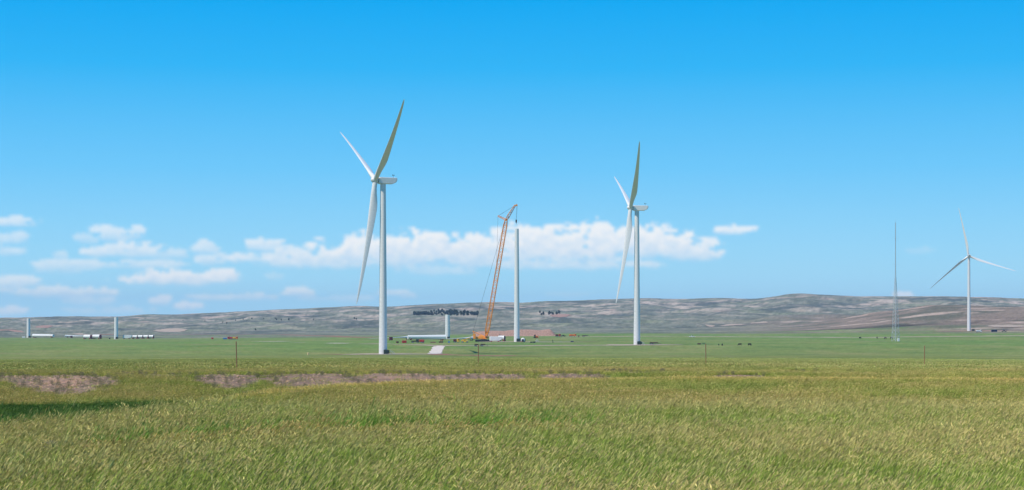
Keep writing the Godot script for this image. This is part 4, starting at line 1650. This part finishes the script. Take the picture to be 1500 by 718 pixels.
func _ready():
	# camera, sky, sun, exposure
	var cam := Camera3D.new()
	cam.projection = Camera3D.PROJECTION_FRUSTUM
	cam.near = 0.1
	cam.far = 20000.0
	cam.size = 0.1 * 718.0 / FOC
	cam.frustum_offset = Vector2(0, 0.1 * (HY - 359.0) / FOC)
	cam.position = Vector3(0, EYE, 0)
	add_child(cam)
	cam.current = true
	var env := Environment.new()
	env.background_mode = Environment.BG_SKY
	env.sky = make_sky()
	env.tonemap_mode = Environment.TONE_MAPPER_LINEAR
	env.tonemap_exposure = 1.0
	env.sdfgi_enabled = true
	env.ssao_enabled = true
	env.ssil_enabled = true
	env.fog_enabled = true
	env.fog_density = 0.000052
	env.fog_light_color = Color(0.72, 0.84, 1.0)
	var we := WorldEnvironment.new()
	we.environment = env
	add_child(we)
	var sun := DirectionalLight3D.new()
	sun.light_energy = 1.5
	sun.light_color = Color(1.0, 0.95, 0.87)
	sun.light_angular_distance = 0.5
	sun.shadow_enabled = true
	add_child(sun)
	var saz := deg_to_rad(55.0)
	var sel := deg_to_rad(55.0)
	sun.look_at_from_position(Vector3.ZERO, -Vector3(-sin(saz) * cos(sel), sin(sel), cos(saz) * cos(sel)), Vector3.UP)

	var i := 0
	for q in [[n_big, 0.0022, 3], [n_mid, 0.022, 3], [n_fine, 0.16, 3], [n_tiny, 0.9, 2], [n_ridge, 0.0016, 4], [n_band, 0.0042, 4]]:
		q[0].seed = 100 + i
		q[0].frequency = q[1]
		q[0].fractal_octaves = q[2]
		i += 1
	build_mats()
	build_ground()
	site()
	grass()
	stones_and_brush()

func site():
	var blade := blade_mesh()
	var p1 := on_ground(561, 878)
	var p2 := on_ground(933, 1113)
	var p4 := on_ground(757, 1312)
	var p3 := on_ground(1419.5, 2125)
	# tracks and pads
	strip("access_track", [hit(468, 519), hit(540, 519.5), hit(640, 519), hit(772, 522)], 16.0, "red_earth", "reddish dirt track running past the nearest turbine")
	patch("turbine_pad", p1 + Vector3(4, 0, 0), 24.0, 17.0, "gravel", "gravel pad round the nearest turbine", 0.09)
	strip("ramp", [hit(636.5, 519), hit(640, 513), hit(644, 507)], 7.0, "pale_gravel", "short white gravel ramp joining two tracks", 0.14)
	strip("site_track", [hit(575, 504.5), hit(650, 506.5), hit(760, 507), hit(860, 506), hit(935, 506), hit(1000, 505)], 13.0, "gravel", "pale gravel track across the plain to the second turbine", 0.10)
	patch("turbine_pad", p2, 22.0, 16.0, "gravel", "gravel pad round the second turbine", 0.14)
	patch("turbine_pad", p4 + Vector3(10, 0, -6), 42.0, 20.0, "gravel", "gravel pad below the unfinished tower", 0.08)
	strip("far_road", [hit(1000, 492.8), hit(900, 493), hit(820, 494)], 26.0, "gravel", "pale gravel road along far edge of the plain")
	strip("far_road", [hit(1000, 492.8), hit(1120, 493.6), hit(1260, 494.5), hit(1390, 493), hit(1560, 491.5)], 24.0, "gravel", "pale gravel road crossing below the brown hill")
	strip("far_road", [hit(140, 489.5), hit(300, 490), hit(420, 490.5), hit(560, 495)], 22.0, "red_earth", "pinkish road on far side of the plain")
	strip("hill_track", [hit(-30, 483), hit(15, 483.5), hit(34, 487)], 16.0, "pink_spoil", "pinkish curving track on the foot of the hills")
	strip("hill_track", [hit(88, 488.5), hit(115, 488.5), hit(138, 491.5)], 16.0, "gravel", "short pale curving track near the lying tower section")
	patch("turbine_pad", p3, 46.0, 26.0, "pink_spoil", "pinkish pad round the distant turbine", 0.25)
	for q in [[398, 500.5, 16, 10, "pale_gravel"], [495, 503, 9, 8, "pale_gravel"], [548, 504, 12, 9, "gravel"], [435, 502, 6, 7, "gravel"], [812, 501, 22, 10, "gravel"], [858, 501, 12, 9, "red_earth"]]:
		patch("bare_patch", hit(q[0], q[1]), q[2], q[3], q[4], "bare earth patch in the green plain", 0.09)
	for q in [[1073, 476, 24, "gravel"], [1112, 473, 16, "gravel"], [820, 462, 24, "pink_spoil"], [64, 479, 18, "pink_spoil"], [1475, 478.5, 26, "gravel"], [250, 484, 30, "gravel"], [1040, 477, 8, "gravel"]]:
		patch("scar", hit(q[0], q[1]), q[2], 34.0, q[3], "bare scar on the hillside", 0.7)
	strip("two_track", [hit(980, 522), hit(1100, 521.7), hit(1260, 522)], 5.0, "two_track", "faint straw coloured wheel track through the grass", 0.1)
	spoil_heap(hit(753, 492.5), 49.0, 16.0, 7.2)

	# turbines
	turbine("nearest wind turbine, tallest in view, one dark blade pointing up right", p1, 89.3, 21.6, [-62.8, 57.1, 177.0], blade, 1.02)
	turbine("second largest wind turbine, right of the unfinished tower, blades almost edge on", p2, 89.2, 4.3, [-67.5, 52.8, 172.8], blade)
	turbine("small distant wind turbine on brown hill at right, rotor facing straight on", p3, 93.5, -100.0, [8.6, -111.4, 128.6], blade, 0.97, 40.0)
	# towers still going up
	var t4 := thing("unfinished_tower", "tall white tower without rotor beside the orange crane", "tower", p4, 0.0, "unfinished turbine towers")
	tower_part(t4, 87.0, 2.2, 1.5, [22.0, 46.0, 70.0])
	var s1 := on_ground(655.5, 1590)
	for q in [[s1, 22.6, "short white tower stub just left of the orange crane"], [on_ground(41.5, 2130), 24.2, "short white tower stub nearest the left edge, beside a long lying section"], [on_ground(170, 1900), 24.4, "short white tower stub standing between lying white tower sections"]]:
		var t := thing("tower_stub", q[2], "tower", q[0], 0.0, "unfinished turbine towers")
		tower_part(t, q[1], 2.25, 2.0, [12.0])
	# transformers and stairs beside towers
	transformer(p1 + Vector3(1.9, 0, 3.6), "dark green transformer cabinet at foot of nearest turbine")
	transformer(p2 + Vector3(1.3, 0, 3.8), "dark green transformer cabinet at foot of second largest turbine")
	transformer(p4 + Vector3(1.2, 0, 3.8), "dark green transformer cabinet at foot of unfinished tall tower", 1.1)
	transformer(p3 + Vector3(4.4, 0, 3.0), "dark transformer cabinet at foot of distant hill turbine", 1.1)
	transformer(s1 + Vector3(1.0, 0, 3.8), "dark transformer cabinet at foot of stub left of crane", 0.9)
	transformer(on_ground(43.0, 2126), "dark transformer cabinet at foot of leftmost tower stub", 1.0)
	transformer(on_ground(170.8, 1896), "dark transformer cabinet at foot of stub between lying sections", 1.0)
	stairs(on_ground(572.5, 876), 0.1, "grey metal stairs right of nearest turbine's cabinet")
	stairs(on_ground(940, 1111), 0.1, "grey metal stairs right of second largest turbine's cabinet")
	stairs(on_ground(787, 1306), 2.6, "pale metal stairs standing loose right of unfinished tower")
	met_mast(on_ground(1312, 1290), 90.0)

	# crane
	var at := on_ground(708, 1352)
	var dk := 1338.0
	var up := func(px: float, py: float, d: float) -> Vector3:
		return Vector3((px - CX) / FOC * d, EYE + (HY - py) / FOC * d, -d)
	crane(at, at + Vector3(2.2, 3.6, 0.5), up.call(741.5, 322, dk), up.call(754.5, 301, 1330.0), up.call(729.5, 316.5, 1340.0), up.call(693.0, 485.5, 1353.0), up.call(756.2, 324, 1330.0))

	# lying components
	ground_blade(on_ground(600, 1545), on_ground(538, 1500), "white blade lying behind the nearest turbine's tower, tip at left", blade)
	tower_section(on_ground(597.5, 1480), on_ground(655, 1492), 1.75, 2.1, 34.0, "longest white tower section lying left of the stub near crane", "cover_white", "cradle_red")
	ground_blade(on_ground(694, 1425), on_ground(626, 1385), "white blade lying between tower stub and crane tracks, tip at left", blade)
	ground_nacelle(hit(722, 501.0), 0.1, "white nacelle on the ground just right of crane tracks")
	tower_section(on_ground(731, 1380), on_ground(744, 1377), 1.9, 1.8, 5.0, "short white drum section beside nacelle, between crane and tower", "cover_dark")
	ground_hub(hit(766, 501.3), "white rotor hub on ground right of unfinished tower's cabinet")
	tower_section(on_ground(48.5, 2118), on_ground(95, 2080), 2.0, 1.5, 40.0, "long white section lying right of the leftmost tower stub", "cover_white")
	ground_blade(on_ground(95, 2100), on_ground(132, 2110), "white blade lying behind the red crate at left", blade)
	tower_section(on_ground(123.3, 1925), on_ground(135, 1921), 2.0, 2.1, 9.0, "short white section with red end, left one of a pair", "cover_red")
	tower_section(on_ground(136.5, 1925), on_ground(149, 1919), 2.1, 2.2, 10.5, "short white section with red end, nearest left of the stub", "cover_red")
	ground_nacelle(on_ground(183.5, 1905), 0.05, "white nacelle on the ground right of the left stub")
	for k in 4:
		tower_section(on_ground(194.5 + 7.9 * k, 1910), on_ground(203.0 + 7.9 * k, 1908.5), 1.55, 1.55, 5.4, ["white drum with dark end, first of the row of four right of nacelle", "white drum with dark end, second of the row of four", "white drum with dark end, third of the row of four", "white drum with dark end, last and rightmost of the row of four"][k], "cover_dark", "cradle_red")

	# boxes, vehicles, machines
	container(on_ground(34.5, 2125), 0.1, Vector3(3.4, 1.7, 2.2), "paint_white", "small white box left of the leftmost tower stub")
	container(on_ground(104.3, 2070), 0.5, Vector3(2.2, 2.4, 2.2), "paint_maroon", "dark red crate standing right of the long lying section")
	container(on_ground(160.5, 1900), 0.3, Vector3(1.4, 1.4, 1.4), "paint_dark", "tiny dark box left of the middle stub")
	container(hit(572.5, 498.6), 0.4, Vector3(2.6, 2.8, 2.4), "paint_maroon", "dark red crate right of nearest turbine's tower")
	container(hit(582, 502.6), 0.6, Vector3(1.6, 1.1, 1.2), "paint_maroon", "low dull red box between red crate and red container")
	container(hit(592, 502.6), 0.2, Vector3(3.2, 1.7, 2.0), "paint_red", "bright red container in front of long white section's left end")
	trailer(hit(606, 502.4), 0.1, "low dark flat trailer in front of the long white section", 4.0)
	flatbed(hit(615.5, 502.6), 3.1, "paint_dark", "paint_red", "red and black truck in front of the long white section", 6.0)
	container(hit(634.5, 502.3), 0.1, Vector3(4.0, 0.7, 1.6), "red_earth", "low heap of dull red crates below the lying blade tip", "crate")
	container(hit(646, 502.2), 0.2, Vector3(3.0, 0.9, 1.8), "brown_timber", "low brown crate in front of the stub by the crane", "crate")
	container(hit(657.5, 502.3), 0.1, Vector3(1.2, 1.0, 1.2), "paint_blue", "tiny blue grey box between stub and yellow truck")
	flatbed(hit(668.5, 502.0), 0.1, "machine_yellow", "paint_maroon", "yellow and dark red truck between stub and crane", 4.8)
	telehandler(hit(681, 502.2), 0.0, "yellow telehandler with raised boom left of the crane")
	trailer(hit(698, 507.8), 0.0, "low dark trailer on the track below crane, left one", 3.0)
	trailer(hit(707.5, 507.6), 0.0, "low dark trailer on the track below crane, right one", 3.6)
	container(hit(778.5, 502.2), 0.1, Vector3(1.8, 0.7, 1.4), "paint_dark", "low black box right of unfinished tower, left of a pair")
	container(hit(782.5, 502.4), 0.1, Vector3(1.6, 0.9, 1.4), "paint_dark", "low black box beside loose stairs, right of a pair")
	container(hit(838, 501.2), 0.05, Vector3(2.2, 0.8, 1.4), "paint_navy", "lone low dark box in the green field right of crane")
	var mp := hit(809.5, 501.6)
	var mk := thing("marker_post", "dark upright marker on pale bare patch right of crane", "marker", mp)
	var mb := MB.new()
	mb.tube(Vector3(0, -0.3, 0), Vector3(0, 1.9, 0), 0.14, 0.14, 8)
	put(mb, "pole", mats["paint_dark"], mk)
	var mb2 := MB.new()
	mb2.box(Vector3(0, 1.75, 0.1), Vector3(0.7, 0.5, 0.08))
	put(mb2, "plate", mats["paint_dark"], mk)
	var mb3 := MB.new()
	mb3.box(Vector3(0.3, 0.05, 0.1), Vector3(1.3, 0.4, 0.7))
	put(mb3, "base", mats["paint_dark"], mk)
	dozer(hit(785, 495.2), 0.1, "paint_orange", "brown orange bulldozer in front of the pink earth heap")
	flatbed(hit(817.5, 493.4), 0.1, "paint_red", "paint_maroon", "dark red truck on far road, first right of earth heap", 5.4)
	pickup(hit(825, 493.4), 0.1, "paint_dark", "dark pickup on far road between red and orange trucks")
	flatbed(hit(839, 493.4), 0.1, "paint_orange", "paint_orange", "orange truck on far road right of the earth heap", 7.2)
	container(hit(847.5, 493.5), 0.1, Vector3(1.6, 1.2, 1.4), "brown_timber", "small brown box on far road right of orange truck")
	trailer(hit(857, 493.5), 0.05, "dark flat trailer on far road, rightmost of that row", 7.0)
	trailer(hit(958, 505.0), 0.0, "long low dark trailer right of second largest turbine", 6.5)
	container(hit(1024, 504.8), 0.0, Vector3(2.2, 0.8, 1.4), "brown_timber", "low brown crate left of the cattle")
	pickup(hit(1014, 494.6), 0.1, "paint_white", "white pickup on far road right of second largest turbine")
	flatbed(on_ground(1434, 1980), 0.1, "paint_white", "paint_white", "white truck on the road below the distant hill turbine", 6.6)
	container(on_ground(1456.5, 2010), 0.05, Vector3(6.6, 2.5, 2.5), "paint_navy", "dark navy container right of the white truck at far right")
	pickup(on_ground(1471, 2010), 0.05, "paint_dark", "dark pickup right of the navy container at far right")
	container(hit(311, 497.0), 0.1, Vector3(2.2, 1.6, 1.8), "paint_red", "small red box alone in the green field at left")
	container(hit(329.5, 497.2), 0.1, Vector3(4.0, 1.5, 2.2), "paint_blue", "blue container beside the red and orange trucks at left")
	flatbed(hit(337, 497.4), 3.1, "paint_red", "paint_red", "red truck between blue container and orange truck at left", 5.0)
	flatbed(hit(344.5, 497.4), 0.05, "paint_orange", "machine_yellow", "orange truck at right end of the left field row", 5.2)
	var bp := thing("barrel", "small cream barrel alone in grass left of nearest turbine", "barrel", hit(451.5, 520.4))
	var bm := MB.new()
	bm.lathe([[0.0, 0.0], [0.42, 0.0], [0.45, 0.35], [0.42, 0.72], [0.45, 1.05], [0.42, 1.35], [0.0, 1.35]], Vector3(0, -0.1, 0), Basis.IDENTITY, 18)
	put(bm, "drum", mats["cream"], bp)
	var bl := MB.new()
	bl.lathe([[0.46, 1.2], [0.47, 1.3], [0.0, 1.34]], Vector3(0, -0.1, 0), Basis.IDENTITY, 18)
	put(bl, "lid", mats["cream"], bp)

	# fence posts
	fence_post(on_ground(346.5, 99.0), 1.68, 0.02, "leftmost and tallest rusty steel post in the grass")
	fence_post(on_ground(700.5, 126.0), 1.47, 0.0, "rusty steel post below the orange crane")
	fence_post(on_ground(1034, 126.0), 1.62, 0.015, "rusty steel post left of the nearest cattle")
	fence_post(on_ground(1354, 126.0), 1.55, -0.01, "rusty steel post at right, below lattice mast and hill turbine")

	# cattle
	var graze := cow_mesh(true)
	var stand := cow_mesh(false)
	var n := 0
	for q in [[1053, 506.2, 0.2, 0], [1058, 506.8, 1.4, 1], [1084, 506.6, 3.0, 1], [1098, 506.6, 0.2, 1], [1260, 496.3, 0.6, 1], [1285, 496.3, 1.2, 0], [1297, 496.8, 2.5, 1], [1306, 496.5, 0.1, 1]]:
		var lab: String = ["black calf sized cow, leftmost of the near cattle", "black grazing cow, second from left of the near cattle", "black grazing cow, third from left of the near cattle", "black grazing cow, rightmost of the four near cattle", "tiny dark cow, leftmost of the far cattle by the mast", "tiny dark cow, second from left of the far cattle", "tiny dark cow, third from left of the far cattle", "tiny dark cow right beside the lattice mast"][n]
		var t := thing("cow", lab, "cow", hit(q[0], q[1]), q[2] if n != 0 else 1.3, "cattle grazing on the plain")
		var o := MeshInstance3D.new()
		o.name = "body"
		o.mesh = graze if q[3] == 1 else stand
		t.add_child(o)
		t.scale = Vector3.ONE * (0.8 if n == 0 else 1.12)
		n += 1

	# trees on the hills
	var rg := RandomNumberGenerator.new()
	rg.seed = 5
	var kinds := []
	for k in 3:
		kinds.append(juniper(rg, [5.5, 6.5, 4.8][k]))
	for k in 150:
		var u := rg.randf()
		var px := lerpf(606, 700, u)
		var py := 462.6 - rg.randf() * 6.6 * (0.45 + 0.55 * sin(PI * clampf(u + 0.05, 0.0, 1.0)))
		if u < 0.25:
			py = 461.8 - rg.randf() * 1.5
		tree(kinds[k % 3], hit(px, py), rg.randf() * TAU, rg.randf_range(0.7, 1.4), "dark juniper in the dense grove on the hillside above the stub", "junipers in the hillside grove")
	for k in 12:
		tree(kinds[k % 3], hit(rg.randf_range(790, 822), rg.randf_range(458.5, 462.0)), rg.randf() * TAU, rg.randf_range(0.8, 1.3), "dark juniper beside the red scar on the hillside", "junipers by the red scar")
	var rank := ["first", "second", "third", "fourth", "fifth", "sixth", "seventh", "eighth", "ninth", "tenth", "eleventh", "twelfth", "thirteenth", "fourteenth", "fifteenth", "sixteenth"]
	n = 0
	for q in [[268, 470], [300, 471], [326, 473], [332, 474.5], [345, 470], [356, 468.5], [369, 468], [374, 484], [386, 467.8], [403, 467.2], [405, 468.9], [412, 469.5], [423, 469.2], [459, 468.8], [519, 467.2], [522, 468.4]]:
		tree(kinds[rg.randi() % 3], hit(q[0], q[1]), rg.randf() * TAU, rg.randf_range(0.55, 0.85), "single dark juniper on the hillside left of nearest turbine, %s from the left" % rank[n], "scattered hillside junipers")
		n += 1
